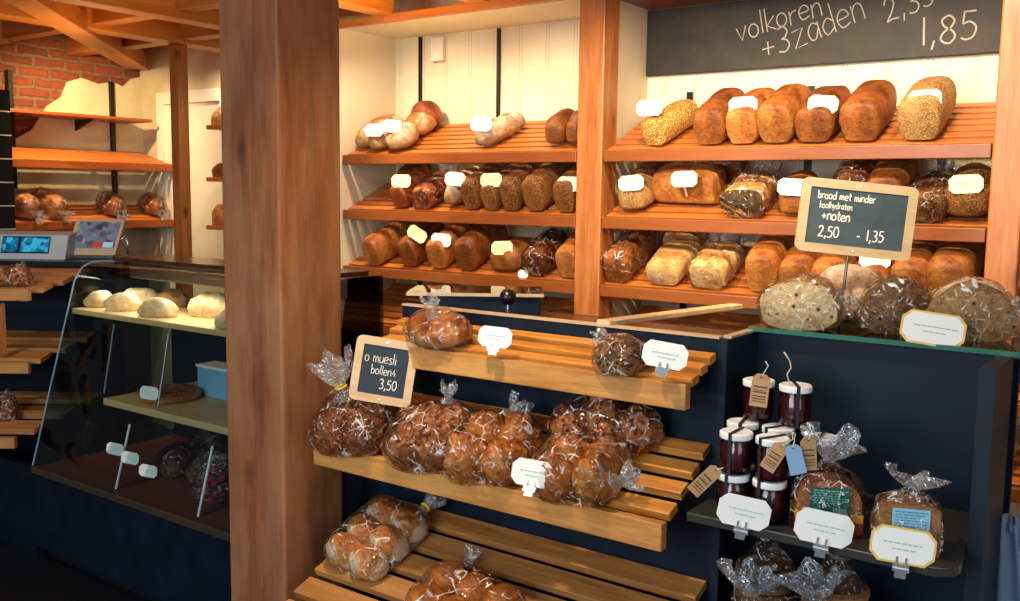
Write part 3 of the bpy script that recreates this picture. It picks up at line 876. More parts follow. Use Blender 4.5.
rk('l', 1, 554, 578, 'tin', 'seeded', .29, .115, 'seeded dark loaf against the pine post, second shelf of the left rack', W=.105)
# left rack, third shelf
rk('l', 2, 362, 386, 'tin', 'golden', .32, .12, 'long golden tin loaf pointing out at the left end of the third shelf, left rack', W=.115, yaw=-.15, yo=.02)
rk('l', 2, 398, 423, 'tin', 'brown', .25, .115, 'tin loaf second from the left on the third shelf, left rack', W=.11)
rk('l', 2, 426, 452, 'tin', 'golden', .27, .115, 'tin loaf third from the left on the third shelf, left rack', W=.115)
rk('l', 2, 454, 481, 'tin', 'brown', .28, .125, 'tallest tin loaf in the middle of the third shelf, left rack', W=.12)
rk('l', 2, 484, 524, 'rustic', 'golden', .155, .10, 'wide oval loaf lying broadside on the third shelf, left rack', W=.185)
rk('l', 2, 524, 548, 'tin', 'deep', .22, .10, 'bagged dark loaf right of the oval loaf on the third shelf, left rack', W=.11, bag=True)
rk('l', 2, 557, 581, 'tin', 'golden', .22, .115, 'golden loaf against the pine post on the third shelf, left rack', W=.11)
# right rack, top shelf
rk('r', 0, 641, 668, 'tin', 'sesame', .25, .10, 'sesame covered loaf at the left end of the right rack top shelf', yaw=-.15, W=.115)
rk('r', 0, 694, 727, 'tin', 'brown', .24, .135, 'smooth brown tin loaf second from the left on the right rack top shelf', W=.135)
rk('r', 0, 727, 758, 'tin', 'golden', .25, .13, 'brown tin loaf under the second card of the right rack top shelf', W=.125)
rk('r', 0, 759, 792, 'tin', 'golden', .24, .14, 'golden brown tin loaf in the middle of the right rack top shelf', W=.135)
rk('r', 0, 795, 832, 'tin', 'brown', .25, .125, 'brown tin loaf fifth from the left, card on its top, right rack top shelf', W=.145)
rk('r', 0, 842, 878, 'tin', 'brown', .25, .135, 'broad brown tin loaf left of the oat loaf on the right rack top shelf', W=.14)
rk('r', 0, 901, 938, 'tin', 'oat', .24, .14, 'grainy oat topped loaf at the right end of the right rack top shelf', W=.14)
# right rack, second shelf
rk('r', 1, 613, 648, 'rustic', 'oat', .20, .115, 'round grainy loaf at the left end of the second shelf, right rack', W=.14)
rk('r', 1, 634, 662, 'tin', 'deep', .15, .11, 'dark loaf behind the round grainy loaf, second shelf of the right rack', yo=.20, W=.12)
rk('r', 1, 652, 716, 'tin', 'golden', .26, .13, 'big golden loaf lying broadside on the second shelf, right rack', yo=.10, yaw=PI / 2 - .05, W=.14)
rk('r', 1, 690, 735, 'tin', 'brown', .24, .13, 'brown bagged loaf behind the big broadside loaf, right rack second shelf', yo=.27, yaw=PI / 2, W=.11, bag=True)
rk('r', 1, 724, 764, 'tin', 'pale', .20, .105, 'bagged half loaf with its grey cut face showing, second shelf of the right rack', W=.155, bag=True, cut=True, crumb_m='crumb_dark')
rk('r', 1, 775, 806, 'rustic', 'golden', .22, .11, 'golden knobbly loaf beside the slate board, second shelf of the right rack', W=.13)
rk('r', 1, 836, 868, 'tin', 'deep', .22, .13, 'dark bagged loaf behind the top of the slate board, right rack second shelf', yo=.12, W=.13, bag=True)
rk('r', 1, 868, 900, 'tin', 'brown', .24, .135, 'brown loaf behind the right half of the slate board, right rack second shelf', yo=.08, W=.13)
rk('r', 1, 910, 942, 'tin', 'seeded', .22, .09, 'low bagged dark loaf right of the slate board, second shelf of the right rack', W=.13, bag=True)
rk('r', 1, 944, 986, 'rustic', 'seeded', .24, .125, 'dark round seeded loaf at the right end of the second shelf, right rack', W=.165)
# right rack, third shelf
rk('r', 2, 604, 630, 'tin', 'golden', .28, .12, 'bagged golden loaf at the left end of the third shelf, right rack', W=.115, bag=True)
rk('r', 2, 645, 682, 'split', 'white_bread', .22, .095, 'pale split loaf second from the left on the third shelf, right rack', W=.15)
rk('r', 2, 664, 694, 'split', 'pale', .13, .10, 'dimmer split loaf behind the pale split loaf, third shelf of the right rack', yo=.25, W=.14)
rk('r', 2, 690, 726, 'split', 'white_bread', .20, .10, 'bagged pale split loaf third from the left on the third shelf, right rack', W=.15, bag=True)
rk('r', 2, 747, 777, 'tin', 'golden', .28, .15, 'tall golden tin loaf in the middle of the third shelf, right rack', W=.13)
rk('r', 2, 782, 811, 'tin', 'golden', .26, .13, 'golden tin loaf right of the tall tin loaf, third shelf of the right rack', W=.125)
rk('r', 2, 815, 845, 'tin', 'golden', .26, .125, 'golden tin loaf under the slate board, third shelf of the right rack', W=.125)
rk('r', 2, 855, 888, 'tin', 'golden', .26, .125, 'golden tin loaf with a card under the slate board, right rack third shelf', W=.13)
rk('r', 2, 894, 926, 'tin', 'golden', .26, .14, 'golden tin loaf second from the right end of the third shelf, right rack', W=.13)
rk('r', 2, 932, 966, 'tin', 'golden', .28, .155, 'tall golden tin loaf, right end of the third shelf, right rack', W=.14)

# cards stuck in the rack loaves
for u, v, lab, ed, rl, yo in [
    (374, 130, 'white price card over the small round loaf, left rack top shelf', 'plain', 0, .06), (392, 126, 'white price card over the cracked loaf, left rack top shelf', 'plain', .1, .09),
    (481, 124, 'bright price card on the floury slashed loaf, left rack top shelf', 'plain', .05, .08),
    (401, 181, 'cream price card on the first loaf of the left rack second shelf', 'cream', 0, .07), (455, 179, 'bright price card over the cracked golden loaf, left rack second shelf', 'plain', .08, .08),
    (491, 180, 'cream price card in the middle of the left rack second shelf', 'cream', -.03, .08), (569, 184, 'pale price card against the pine post, left rack second shelf', 'cream', 0, .08),
    (417, 234, 'tilted price card on the second loaf of the left rack third shelf', 'cream', .5, .07), (441, 240, 'bright price card on the third loaf of the left rack third shelf', 'plain', .05, .07),
    (502, 248, 'cream price card on the oval loaf, left rack third shelf', 'cream', -.04, .07),
    (649, 108, 'yellowish price card on the sesame loaf', 'cream', .0, .08), (743, 105, 'cream price card on the third loaf of the right rack top shelf', 'cream', -.05, .07),
    (823, 104, 'cream price card on the fifth loaf of the right rack top shelf', 'cream', .08, .08), (925, 99, 'cream price card on the oat loaf', 'cream', -.06, .07),
    (631, 183, 'price card on the round grainy loaf, right rack second shelf', 'cream', -.08, .07), (684, 179, 'cream price card on the big broadside loaf, right rack second shelf', 'cream', -.03, .10),
    (792, 187, 'bright price card left of the slate board, right rack second shelf', 'plain', .05, .06), (966, 184, 'cream price card on the dark round loaf, right end of the second shelf', 'cream', -.06, .07),
    (875, 259, 'price card just under the slate board, right rack third shelf', 'plain', .06, .07)]:
    card(lab, at(u, v, 'y', 3.2 + yo * .12), .096, .058, yaw=.25, roll=rl, edge=ed, pick=.06)
card('tiny white card lying at the front edge of the left rack third shelf', at(523, 274, 'y', 3.225), .045, .035, yaw=.2, pick=.0)

# ================================================================== COUNTER
t = thing('service_counter', 'dark blue service counter under the bread racks', 'counter', (-1.3, 2.24, -.1))
o = Vector((-1.3, 2.24, -.1))
def cbox(x0, x1, y0, y1, z0, z1): return bxb(x0 - o.x, x1 - o.x, y0 - o.y, y1 - o.y, z0 - o.z, z1 - o.z)
obj('front_panel', cbox(-2.03, -.955, 2.24, 2.262, -.1, 1.24), MT['blue'], t)
setp(obj('gap_darkening_panel', bxb(-2.72, -2.04, 2.30, 2.325, -.1, .98), MT['blue']), 'added dark panel keeping the gap between display case and service counter dark', 'panel')  # added sheet so that the gap beside the counter looks dark
obj('rim', cbox(-2.03, -.955, 2.236, 2.262, 1.24, 1.246), MT['edge'], t)
obj('side_panel', cbox(-.955, -.935, 2.24, 2.80, -.1, 1.24), MT['bluegrey'], t)
obj('rim', cbox(-.957, -.933, 2.262, 2.44, 1.24, 1.246), MT['edge'], t)
obj('back_panel', cbox(-.935, -.35, 2.452, 2.47, -.1, 1.238), MT['blue'], t)
obj('end_panel', cbox(-.35, -.318, 2.2, 2.44, -.1, 1.242), MT['bluegrey'], t)
obj('counter_top', cbox(-2.03, -.955, 2.262, 2.80, 1.16, 1.18), MT['counter_top'], t)
obj('counter_top', cbox(-.935, -.35, 2.47, 2.80, 1.21, 1.238), MT['counter_top'], t)
obj('rear_panel', cbox(-2.03, -.35, 2.80, 2.82, -.1, 1.18), MT['blue'], t)
obj('plinth', cbox(-.935, -.35, 2.0, 2.452, -.1, .40), MT['blue'], t)
t = thing('glass_counter_top', 'green-edged glass plate on the right part of the counter', 'glass shelf', (-.62, 2.42, 1.246))
obj('plate', bxb(-.33, .34, 0, .38, 0, .008), MT['glass_top'], t)
obj('polished_edge', bxb(-.33, .34, -.006, 0, -.004, .008), MT['glass_edge'], t)
# the shelf in the niche with rounded front corner
bm = bmesh.new(); pts = [(-.933, 2.45, 0), (-.933, 2.03, 0)] 
for i in range(7):
    a = math.radians(-90 + 15 * i); pts.append((-.395 + .055 * math.cos(a), 2.085 + .055 * math.sin(a), 0))
pts.append((-.352, 2.195, 0)); pts.append((-.352, 2.45, 0))
prism(bm, [(x, y, .828) for x, y, z in pts], (0, 0, .022))
setp(obj('niche_shelf', bm, MT['greyshelf'], bevel=.003), 'dark grey shelf with a rounded corner under the glass counter top', 'shelf')
# raised dark box with glass lid on the counter
a0 = at(399, 290, 'y', 2.30)
t = thing('glass_lidded_box', 'dark blue box with a glass lid on the counter behind the slatted shelves', 'box', (max(a0.x, -2.0), 2.30, 1.18), (0, 0, .62))
hb = a0.z - 1.18
obj('body', bxb(0, .38, 0, .20, 0, hb - .012), MT['blue'], t, bevel=.004)
obj('glass_lid', bxb(-.05, .39, -.01, .23, hb - .010, hb), MT['glass_top'], t)
obj('rim', bxb(-.05, .39, -.014, -.01, hb - .010, hb), MT['edge'], t)
kp = at(508, 297, 'y', 2.36)
t = thing('ball_knob', 'round black knob on a thin steel stem at the back of the counter', 'knob', (kp.x, 2.36, 1.18))
bm = bmesh.new(); bmesh.ops.create_uvsphere(bm, u_segments=20, v_segments=14, radius=.026); xform(bm, (0, 0, kp.z - 1.18))
obj('ball', bm, MT['blackp'], t, smooth=180)
bm = bmesh.new(); tube(bm, [(0, 0, 0), (0, 0, kp.z - 1.2)], .005); lathe(bm, [(.02, 0), (.02, .004)], 16); obj('stem', bm, MT['chrome'], t, smooth=40)
# pale lath across the counter
p0, p1 = at(603, 323, 'z', 1.25), at(737, 306, 'y', 2.95)
bm = bmesh.new(); beam(bm, p0, p1, .045, .016); setp(obj('wooden_lath', bm, MT['lath'], bevel=.003), 'pale wooden lath lying across the counter below the right rack', 'lath')

# ================================================================== SLATTED DISPLAY SHELVES (front)
slat_shelf('display_shelf', 'uppermost slatted oak shelf in front of the counter', -2.03, -.96, 2.06, 1.15, .178, .40, 3, .040, .022, .064, .030, MT['oak'], MT['oak_front'], tilt=.18, group='slatted oak shelves in front of the counter', ends=(.045, 0))
slat_shelf('display_shelf', 'middle slatted oak shelf full of bagged buns', -2.15, -.965, 1.965, .83, .27, .60, 4, .047, .022, .068, .030, MT['oak'], MT['oak_front'], tilt=.38, group='slatted oak shelves in front of the counter')
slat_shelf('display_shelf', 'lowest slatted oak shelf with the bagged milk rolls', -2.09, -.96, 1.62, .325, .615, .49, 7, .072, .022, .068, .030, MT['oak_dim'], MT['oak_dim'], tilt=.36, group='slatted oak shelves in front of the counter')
TIER = [(2.06, 1.15, .40), (1.965, .83, .60), (1.62, .325, .49)]
def tp(u, v, i):
    """point of the tier's slat plane seen at (u, v)"""
    y0, z0, s = TIER[i]; d = at(u, v, 'z', 0) - CAM
    k = (z0 - s * y0 - CAM.z) / (d.z - s * d.y)
    return CAM + d * k

def merge(bm, b2):
    me = bpy.data.meshes.new('tmp'); b2.to_mesh(me); b2.free(); bm.from_mesh(me); bpy.data.meshes.remove(me)

def bun_bag(name, label, P, slope, yaw, buns, mat, W, D, H, neck, bagm='bag', group=None, lumps=0, tie=True, seed=1, rot=None, px=2.6):
    """a tied clear bag; buns = (x, y, z, rx, ry, rz)"""
    R = rot or tilt_rot(slope, yaw)
    t = thing(name, label, 'bagged buns', P, R, group); pts = []
    for i, (x, y, z, rx, ry, rz) in enumerate(buns):
        bm = blob_bm(rx, ry, rz, seed * 10 + i, lumps=lumps, amp=.13, freq=20, n=24, m=36, fold=.13)
        xform(bm, (0, 0, 0), (0, 0, (i * 1.3) if rx == ry else (.35 if i % 2 else -.3)))
        pts += [v.co + Vector((x, y, z)) for v in bm.verts]
        obj('bun', bm, MT[mat], t, smooth=180, loc=(x, y, z))
    obj('plastic_bag', hull_bag_bm(pts, seed), MT[bagm], t, smooth=180)
    if neck:
        p, d, r0, r1, h = neck
        obj('bag_neck', ruffle_bm(p, d, r0, r1, h, seed, base=r0 * 2.4), MT['bag_neck'], t, smooth=180)
        if tie:
            bm = bmesh.new(); dv = Vector(d).normalized(); a = dv.orthogonal().normalized(); b = dv.cross(a)
            tube(bm, [Vector(p) + (a * math.cos(k * PI / 6) + b * math.sin(k * PI / 6)) * r0 * 1.2 for k in range(13)], .0035, 6); obj('tie', bm, MT['twist'], t)
    return t

G1 = 'bagged buns on the middle slatted shelf'
def lumpset(rg, n, W, D, r, h):
    out = []
    for i in range(n):
        x = (-.5 + (i % 2)) * W * .46 + rg.uniform(-.01, .01); y = (-.5 + (i // 2) / max(1, (n / 2 - 1))) * D * .5 if n > 2 else 0
        out.append((x, y, rg.uniform(.0, .006), r * rg.uniform(.92, 1.08), r * rg.uniform(.95, 1.1), h))
    return out
rg = random.Random(3)
bun_bag('bag_of_muesli_buns', 'bag of muesli buns with an upright tuft, left end of the middle shelf', tp(361, 432, 1), .60, .2, lumpset(rg, 4, .22, .17, .062, .075) + [(0, 0, .05, .06, .06, .05)], 'muesli', .255, .20, .16, ((-.02, .03, .155), (-.1, .25, 1), .014, .05, .085), lumps=.25, seed=11, group=G1)
bun_bag('bag_of_muesli_buns', 'bag of golden muesli buns second from the left on the middle shelf', tp(435, 446, 1), .60, .15, lumpset(rg, 4, .23, .17, .064, .07) + [(.01, .02, .05, .06, .06, .045)], 'raisin', .26, .20, .15, ((.05, .08, .12), (.15, .6, 1), .010, .022, .035), lumps=.2, seed=12, group=G1, tie=False)
bun_bag('bag_of_raisin_buns', 'bag of raisin buns behind the price card on the middle shelf', tp(494, 460, 1), .60, .1, [(-.055, -.035, 0, .06, .065, .08), (.06, -.03, 0, .062, .06, .07), (-.04, .06, .01, .055, .055, .07), (.06, .065, .0, .055, .055, .075)], 'bun', .25, .22, .135, ((.03, .11, .08), (.5, 1, .3), .011, .03, .04), seed=13, group=G1, tie=False)
bun_bag('bag_of_raisin_buns', 'bag of raisin buns at the right end of the middle shelf, front', tp(584, 480, 1), .60, .25, [(-.065, -.025, 0, .058, .058, .075), (.05, -.03, 0, .058, .062, .085), (-.03, .04, .01, .06, .045, .075), (.065, .04, 0, .055, .045, .075)], 'bun', .27, .23, .145, ((.12, -.05, .05), (1, .2, .2), .012, .03, .04), seed=14, group=G1, tie=False)
bun_bag('bag_of_raisin_buns', 'bag of raisin buns at the right end of the middle shelf, behind another bag', tp(607, 438, 1), .60, .15, [(-.09, -.01, 0, .058, .055, .075), (.0, .025, .01, .058, .052, .085), (.03, -.035, .0, .056, .05, .075), (.10, .0, 0, .056, .055, .08)], 'raisin', .31, .19, .145, ((.11, .07, .12), (.5, .5, .6), .014, .05, .06), seed=15, group=G1, tie=False)
# top tier: two single loaves in bags
def bag_single(label, P, slope, yaw, L, W, H, mat, neck, seed, cut=False, k='rustic', bagm='bag', grow=(.012, .012)):
    t = thing('bagged_loaf', label, 'bread', P, tilt_rot(slope, yaw))
    bm = loaf_bm(L, W, H, k, seed); pts = [v.co.copy() for v in bm.verts]
    obj('rustic_loaf', bm, MT[mat], t, smooth=180)
    obj('plastic_bag', hull_bag_bm(pts, seed, wr=.005, grow=1.1), MT[bagm], t, smooth=180)
    obj('bag_neck', ruffle_bm(*neck, seed=seed, base=neck[2] * 2.4), MT['bag_neck'], t, smooth=180)
    return t
bag_single('bagged flat nut loaf on the uppermost slatted shelf, left of a card', tp(440, 340, 0), .40, PI / 2 - .1, .21, .135, .085, 'golden', ((0, .0, .095), (.1, .1, 1), .011, .022, .04), 21)
bag_single('small bagged dark roll at the right of the uppermost slatted shelf', tp(622, 366, 0), .40, PI / 2 - .1, .135, .115, .075, 'walnut', ((.03, .06, .05), (.2, 1, .3), .010, .02, .03), 22)
# lowest tier: milk rolls baked together
def roll_pack(label, P, yaw, nx, ny, rx, ry, rz, seed, mat, neck, tie=True):
    t = thing('bag_of_milk_rolls', label, 'bagged rolls', P, tilt_rot(.49, yaw), 'bagged rolls on the lowest slatted shelf')
    pts = []
    for i in range(nx):
        for j in range(ny):
            bm = blob_bm(rx * 1.06, ry * 1.1, rz, seed + i * 7 + j, amp=.035); l = ((i - (nx - 1) / 2) * rx * 1.86, (j - (ny - 1) / 2) * ry * 1.86, 0)
            pts += [v.co + Vector(l) for v in bm.verts]
            obj('roll', bm, MT[mat], t, smooth=180, loc=l)
    obj('plastic_bag', hull_bag_bm(pts, seed, wr=.003), MT['bag_soft'], t, smooth=180)
    p, d, r0, r1, h = neck
    obj('bag_neck', ruffle_bm(p, d, r0, r1, h, seed, base=r0 * 2.2), MT['bag_neck'], t, smooth=180)
    if tie:
        bm = bmesh.new(); tube(bm, [(p[0] + math.cos(k * PI / 6) * r0 * 1.2, p[1], p[2] + math.sin(k * PI / 6) * r0 * 1.2) for k in range(13)], .004, 6); obj('tie', bm, MT['twist'], t)
roll_pack('clear bag of six pale-sided milk rolls at the left of the lowest shelf', tp(380, 545, 2), -.12, 2, 3, .059, .046, .066, 31, 'roll', ((.06, .16, .04), (.2, 1, .3), .012, .028, .05))
roll_pack('clear bag of shiny brown rolls at the bottom edge of the photo', tp(468, 612, 2), -.1, 3, 2, .055, .048, .062, 37, 'bun', ((-.1, .13, .03), (-.2, 1, .2), .010, .02, .03), False)

# clip-on cards at the front boards
GC = 'price cards clipped to the shelf edges'
card('white price card clipped between the flat nut loaf and the small roll, uppermost slatted shelf', at(495, 337, 'y', 2.045), .092, .056, yaw=.45, roll=.08, tilt=-.15, hold='clip', group=GC)
card('white price card clipped beside the small dark roll, uppermost slatted shelf', at(665, 355, 'y', 2.045), .108, .062, yaw=.4, roll=.14, tilt=-.15, hold='clip', group=GC)
card('pale blue price card clipped in front of the raisin buns on the middle shelf', at(532, 473, 'y', 1.915), .104, .066, yaw=.4, roll=.10, tilt=-.2, hold='clip', group=GC)

# slates
c = at(384, 371, 'y', 2.02)
slate_board('slate_sign', 'small framed slate about muesli buns at the left end of the uppermost shelf', c, (-.12, .13, .52), .186, .192, .024, MT['frame'], MT['slate_dark'],
    [('o muesli', -.062, .022, .030, .0022, .95), ('bollen', -.038, -.012, .026, .0022, 1), ('4', .026, -.012, .022, .002, 1), ('3,50', -.008, -.053, .030, .003, 1)])
bm = bmesh.new(); tube(bm, [(c.x - .03, 2.05, c.z - .26), (c.x - .03, 2.045, c.z)], .006)
setp(obj('slate_stand', bm, MT['black']), 'thin black upright behind the muesli slate', 'stand')
c = at(856, 219, 'y', 2.62)
t = slate_board('slate_sign', 'large grey-framed slate held up behind the breads on the glass', c, (-.05, .09, .55), .305, .198, .024, MT['frame_d'], MT['slate'],
    [('brood met minder', -.108, .046, .0205, .0024, 1), ('koolhydraten', -.100, .021, .0175, .0018, .9), ('+noten', -.092, -.010, .026, .003, 1), ('2,50', -.096, -.056, .031, .003, 1), ('-', .005, -.056, .028, .003, 1), ('1,35', .032, -.056, .031, .003, 1)])
bm = bmesh.new(); tube(bm, [(-.005, .012, -.325), (-.005, .012, 0)], .004); obj('stand', bm, MT['steel'], t)
bm = bmesh.new(); lathe(bm, [(.03, 0), (.03, .006)], 20, (0, 0, 0)); xform(bm, (-.005, .012, -.325)); obj('stand_foot', bm, MT['steel'], t)

# ================================================================== BREADS ON THE GLASS
ZG = 1.2545
def glass_bread(u, v, label, L, W, H, kind, mat, yaw, seed, bag=True, cut=False, cm='crumb', dy=0, neck=None):
    P = at(u, v, 'z', ZG); P.y += dy
    return put_loaf(P, 0.0, L, W, H, kind, mat, label, yaw, bag=bag, cut=cut, crumb_m=cm, group='breads on the glass counter top', neck=neck)
glass_bread(795, 330, 'bagged half multigrain loaf with its speckled cut face, left on the glass', .17, .19, .135, 'rustic', 'oat', .15, 1, cut=True, cm='crumb', neck=((.085, -.02, .07), (1, -.2, .3), .012, .03, .03))
glass_bread(838, 325, 'unwrapped domed loaf with a floury top on the glass', .18, .20, .155, 'boule', 'floury', .2, 2, bag=False, dy=.06)
glass_bread(898, 335, 'bagged dark nut bread left of the card on the glass', .16, .165, .135, 'rustic', 'walnut', .35, 3, cut=True, cm='crumb_dark', dy=.01, neck=((-.09, -.03, .06), (-1, -.1, .1), .012, .03, .03))
glass_bread(972, 341, 'large bagged grainy nut bread at the right end of the glass', .16, .19, .145, 'rustic', 'floury', .3, 4, cut=True, cm='crumb_brown', neck=((.09, -.01, .07), (1, -.1, .2), .012, .03, .03))
card('white price card with a cream edge standing on the glass before the nut breads', at(933, 329, 'y', 2.415), .145, .08, yaw=.35, roll=.12, tilt=-.1, edge='yellow', hold='pick', pick=0, group='price cards on the right part of the counter')

# ================================================================== NICHE SHELF: jars, packed bread
ZN = .850
def jam_jar(x, y, z, rot, label, tag=None):
    t = thing('jam_jar', label, 'jar', (x, y, z), (0, 0, rot), 'jam jars on the niche shelf')
    bm = bmesh.new(); lathe(bm, [(.030, 0), (.036, .004), (.038, .02), (.038, .068), (.033, .078), (.033, .084)], 28)
    obj('glass_body', bm, MT['jarglass'], t, smooth=60)
    bm = bmesh.new(); lathe(bm, [(.028, .003), (.0345, .007), (.0362, .02), (.0362, .066), (.0315, .076)], 28)
    obj('jam', bm, MT['jam'], t, smooth=60)
    bm = bmesh.new(); lathe(bm, [(.0375, .083), (.0388, .085), (.0388, .0965), (.036, .0985), (.030, .0975)], 28)
    obj('lid', bm, MT['lid'], t, smooth=40)
    bm = bmesh.new()
    box(bm, -.004, .004, -.0405, -.0385, -.0, .099); box(bm, -.004, .004, .0385, .0405, -.0, .099); box(bm, -.004, .004, -.0405, .0405, .0985, .1005)
    obj('elastic_band', bm, MT['band'], t)
    return t
JH = .1012
spots = [(-.845, 2.095), (-.757, 2.095), (-.872, 2.20), (-.782, 2.20), (-.672, 2.175)]
where = ['front left', 'front middle', 'rear left', 'rear middle', 'right']
for lay, nm in ((0, 'lower'), (1, 'upper')):
    for (x, y), w in zip(spots, where):
        jam_jar(x + lay * .004, y - lay * .003, ZN + lay * JH, RNG.uniform(-.5, .9), f'red jam jar with white lid, {w} of the {nm} layer of the jar stack')
jam_jar(-.846, 2.235, ZN + 2 * JH, .2, 'topmost jam jar on the left, with a kraft tag before it')
jam_jar(-.752, 2.23, ZN + 2 * JH, .5, 'topmost jam jar on the right, with dark red jam showing')

def hang_tag(label, P, rot, w, h, m, printed=True, string=True):
    t = thing('paper_tag', label, 'tag', P, rot, 'paper tags on the jam jars')
    c = w * .25
    pts = [(-w / 2, 0, -h), (w / 2, 0, -h), (w / 2, 0, -c), (w / 2 - c, 0, 0), (-w / 2 + c, 0, 0), (-w / 2, 0, -c)]
    bm = bmesh.new(); prism(bm, pts, (0, .001, 0)); obj('tag_sheet', bm, MT[m], t)
    bm = bmesh.new(); b2 = bmesh.new(); lathe(b2, [(w * .08, 0), (w * .08, .0008)], 12); xform(b2, (0, -.0001, -c * .7), (PI / 2, 0, 0)); merge(bm, b2)
    obj('eyelet', bm, MT['blackp'], t)
    if printed:
        bm = bmesh.new(); rg = random.Random(int(w * 9999 + P[0] * 100))
        for zz, hh in ((-.42, .05), (-.50, .012), (-.58, .05), (-.70, .035), (-.78, .035), (-.86, .03)):
            x = -w * .38
            while x < w * .36:
                l = rg.uniform(.05, .14) * w if hh > .02 else w * .76
                box(bm, x, min(x + l, w * .38), -.0006, -.0002, h * zz, h * (zz + hh)); x += l + .03 * w
        obj('printed_lines', bm, MT['printed'], t)
    if string:
        bm = bmesh.new(); tube(bm, [(0, -.001, -c * .7), (.006, -.006, .008), (.012, -.002, .022), (.004, .012, .03)], .0012, 5); obj('string', bm, MT['string'], t)
    return t
hang_tag('kraft paper tag hanging before the topmost left jam jar', at(762, 374, 'y', 2.19), (-.06, .08, .3), .042, .080, 'kraft')
hang_tag('plain pale blue tag hanging in front of the right jars', at(792, 445, 'y', 2.045), (-.15, -.25, .5), .036, .066, 'bluetag', printed=False)
hang_tag('kraft tag turned edgeways left of the blue tag', at(783, 444, 'y', 2.048), (-.1, .5, .2), .034, .07, 'kraft')
hang_tag('kraft tag right of the blue tag on the jar stack', at(808, 437, 'y', 2.075), (-.1, -.05, .7), .036, .075, 'kraft')
hang_tag('kraft tag lying slanted at the left end of the niche shelf', at(718, 468, 'y', 2.06), (-.1, .75, .4), .034, .085, 'kraft')
bm = bmesh.new(); tube(bm, [at(790, 386, 'y', 2.215), at(787, 374, 'y', 2.22), at(791, 368, 'y', 2.22), at(790, 361, 'y', 2.21), at(784, 352, 'y', 2.2)], .0016, 6)
setp(obj('loose_string', bm, MT['string'], smooth=180), 'loose grey string end sticking up above the top jars', 'string')

def printed_label(parent, w, h, P, cols, name='label'):
    bm = bmesh.new(); box(bm, -w / 2, w / 2, -.0012, 0, 0, h)
    o1 = obj(name, bm, cols[0], parent, loc=P)
    bm = bmesh.new(); rg = random.Random(5)
    for k in range(6):
        z = h * (.88 - k * .09); x = -w * .42
        while x < w * (.4 - (k % 3) * .08):
            l = rg.uniform(.05, .16) * w; box(bm, x, min(x + l, w * .44), -.002, -.0014, z, z + h * .035); x += l + .025 * w
    for k in range(14): box(bm, w * (.08 + k * .024), w * (.08 + k * .024 + (.012 if k % 3 else .018)), -.002, -.0014, h * .06, h * .28)
    obj('printed_lines', bm, cols[1], o1)
    return o1
MT['green_label'] = plain('green label', '#1e5a52', .35); MT['green_ink'] = plain('pale green ink', '#7fb3a4', .5)
MT['blue_label'] = plain('blue label', '#8fc3da', .4); MT['blue_ink'] = plain('blue ink', '#3c7f9c', .5)
MT['yellow_band'] = plain('yellow band', '#d9a028', .35); MT['red_band'] = plain('red band', '#a83a2a', .35)
MT['rye'] = T_('rye slices', '#6a4426', '#8a6038', '#a07848', tscale=60, rough=.7)

def sliced_loaf(name, W, D, H, ns, round_top, m, parent):
    bm = bmesh.new(); n = 18
    for i in range(ns):
        y0 = -D / 2 + i * D / ns; y1 = y0 + D / ns * .86
        prof = [(-W / 2, 0), (W / 2, 0)]
        if round_top:
            for k in range(n + 1):
                a = PI * k / n; prof.append((W / 2 * spow(math.cos(a), .8) * 1.03, H * .5 + H * .5 * math.sin(a) ** .85))
        else:
            for k in range(n + 1):
                a = PI * k / n; prof.append((W / 2 * spow(math.cos(a), .35), H * .72 + H * .28 * math.sin(a) ** .45))
        j = .002 * math.sin(i * 5.1)
        prism(bm, [(x + j, y0, z) for x, z in prof], (0, y1 - y0, 0))
    return obj(name, bm, m, parent, bevel=.002)

def upright_bag(parent, W, D, H, seed, neckz, nr, flare, fh, px=3.0, lean=(0, 0)):
    """film around an upright loaf, gathered to a neck above it"""
    bm = bmesh.new(); n = 48; rings = []
    prof = [(0, 1.0), (.02, 1.04), (.3, 1.05), (.6, 1.04), (.85, .96), (1.0, .78)]
    for t, s in prof: rings.append((t * H, W / 2 * s, D / 2 * s))
    rings += [(H + (neckz - H) * .35, W / 2 * .5, D / 2 * .55), (H + (neckz - H) * .7, W / 2 * .25, D / 2 * .35), (neckz, nr, nr)]
    vs = []
    for zi, (z, a, b) in enumerate(rings):
        row = []
        for k in range(n):
            g = 2 * PI * k / n
            p = Vector((a * spow(math.cos(g), 2 / px), b * spow(math.sin(g), 2 / px), z))
            d = Vector((math.cos(g), math.sin(g), 0))
            f = max(0, (z - H * .8) / (neckz - H * .8))
            p += d * (.004 * (1 - abs(nz(p, 18, seed)) * 2.4) + f * .006 * math.sin(9 * g + seed))
            row.append(bm.verts.new(p + Vector((lean[0] * f, lean[1] * f, 0))))
        vs.append(row)
    for i in range(len(vs) - 1):
        for k in range(n): bm.faces.new((vs[i][k], vs[i][(k + 1) % n], vs[i + 1][(k + 1) % n], vs[i + 1][k]))
    obj('plastic_bag', bm, MT['bag'], parent, smooth=180)
    obj('bag_neck', ruffle_bm((lean[0], lean[1], neckz), (lean[0] * 2 + .15, .1, 1), nr, flare, fh, seed), MT['bag_blue'], parent, smooth=180)

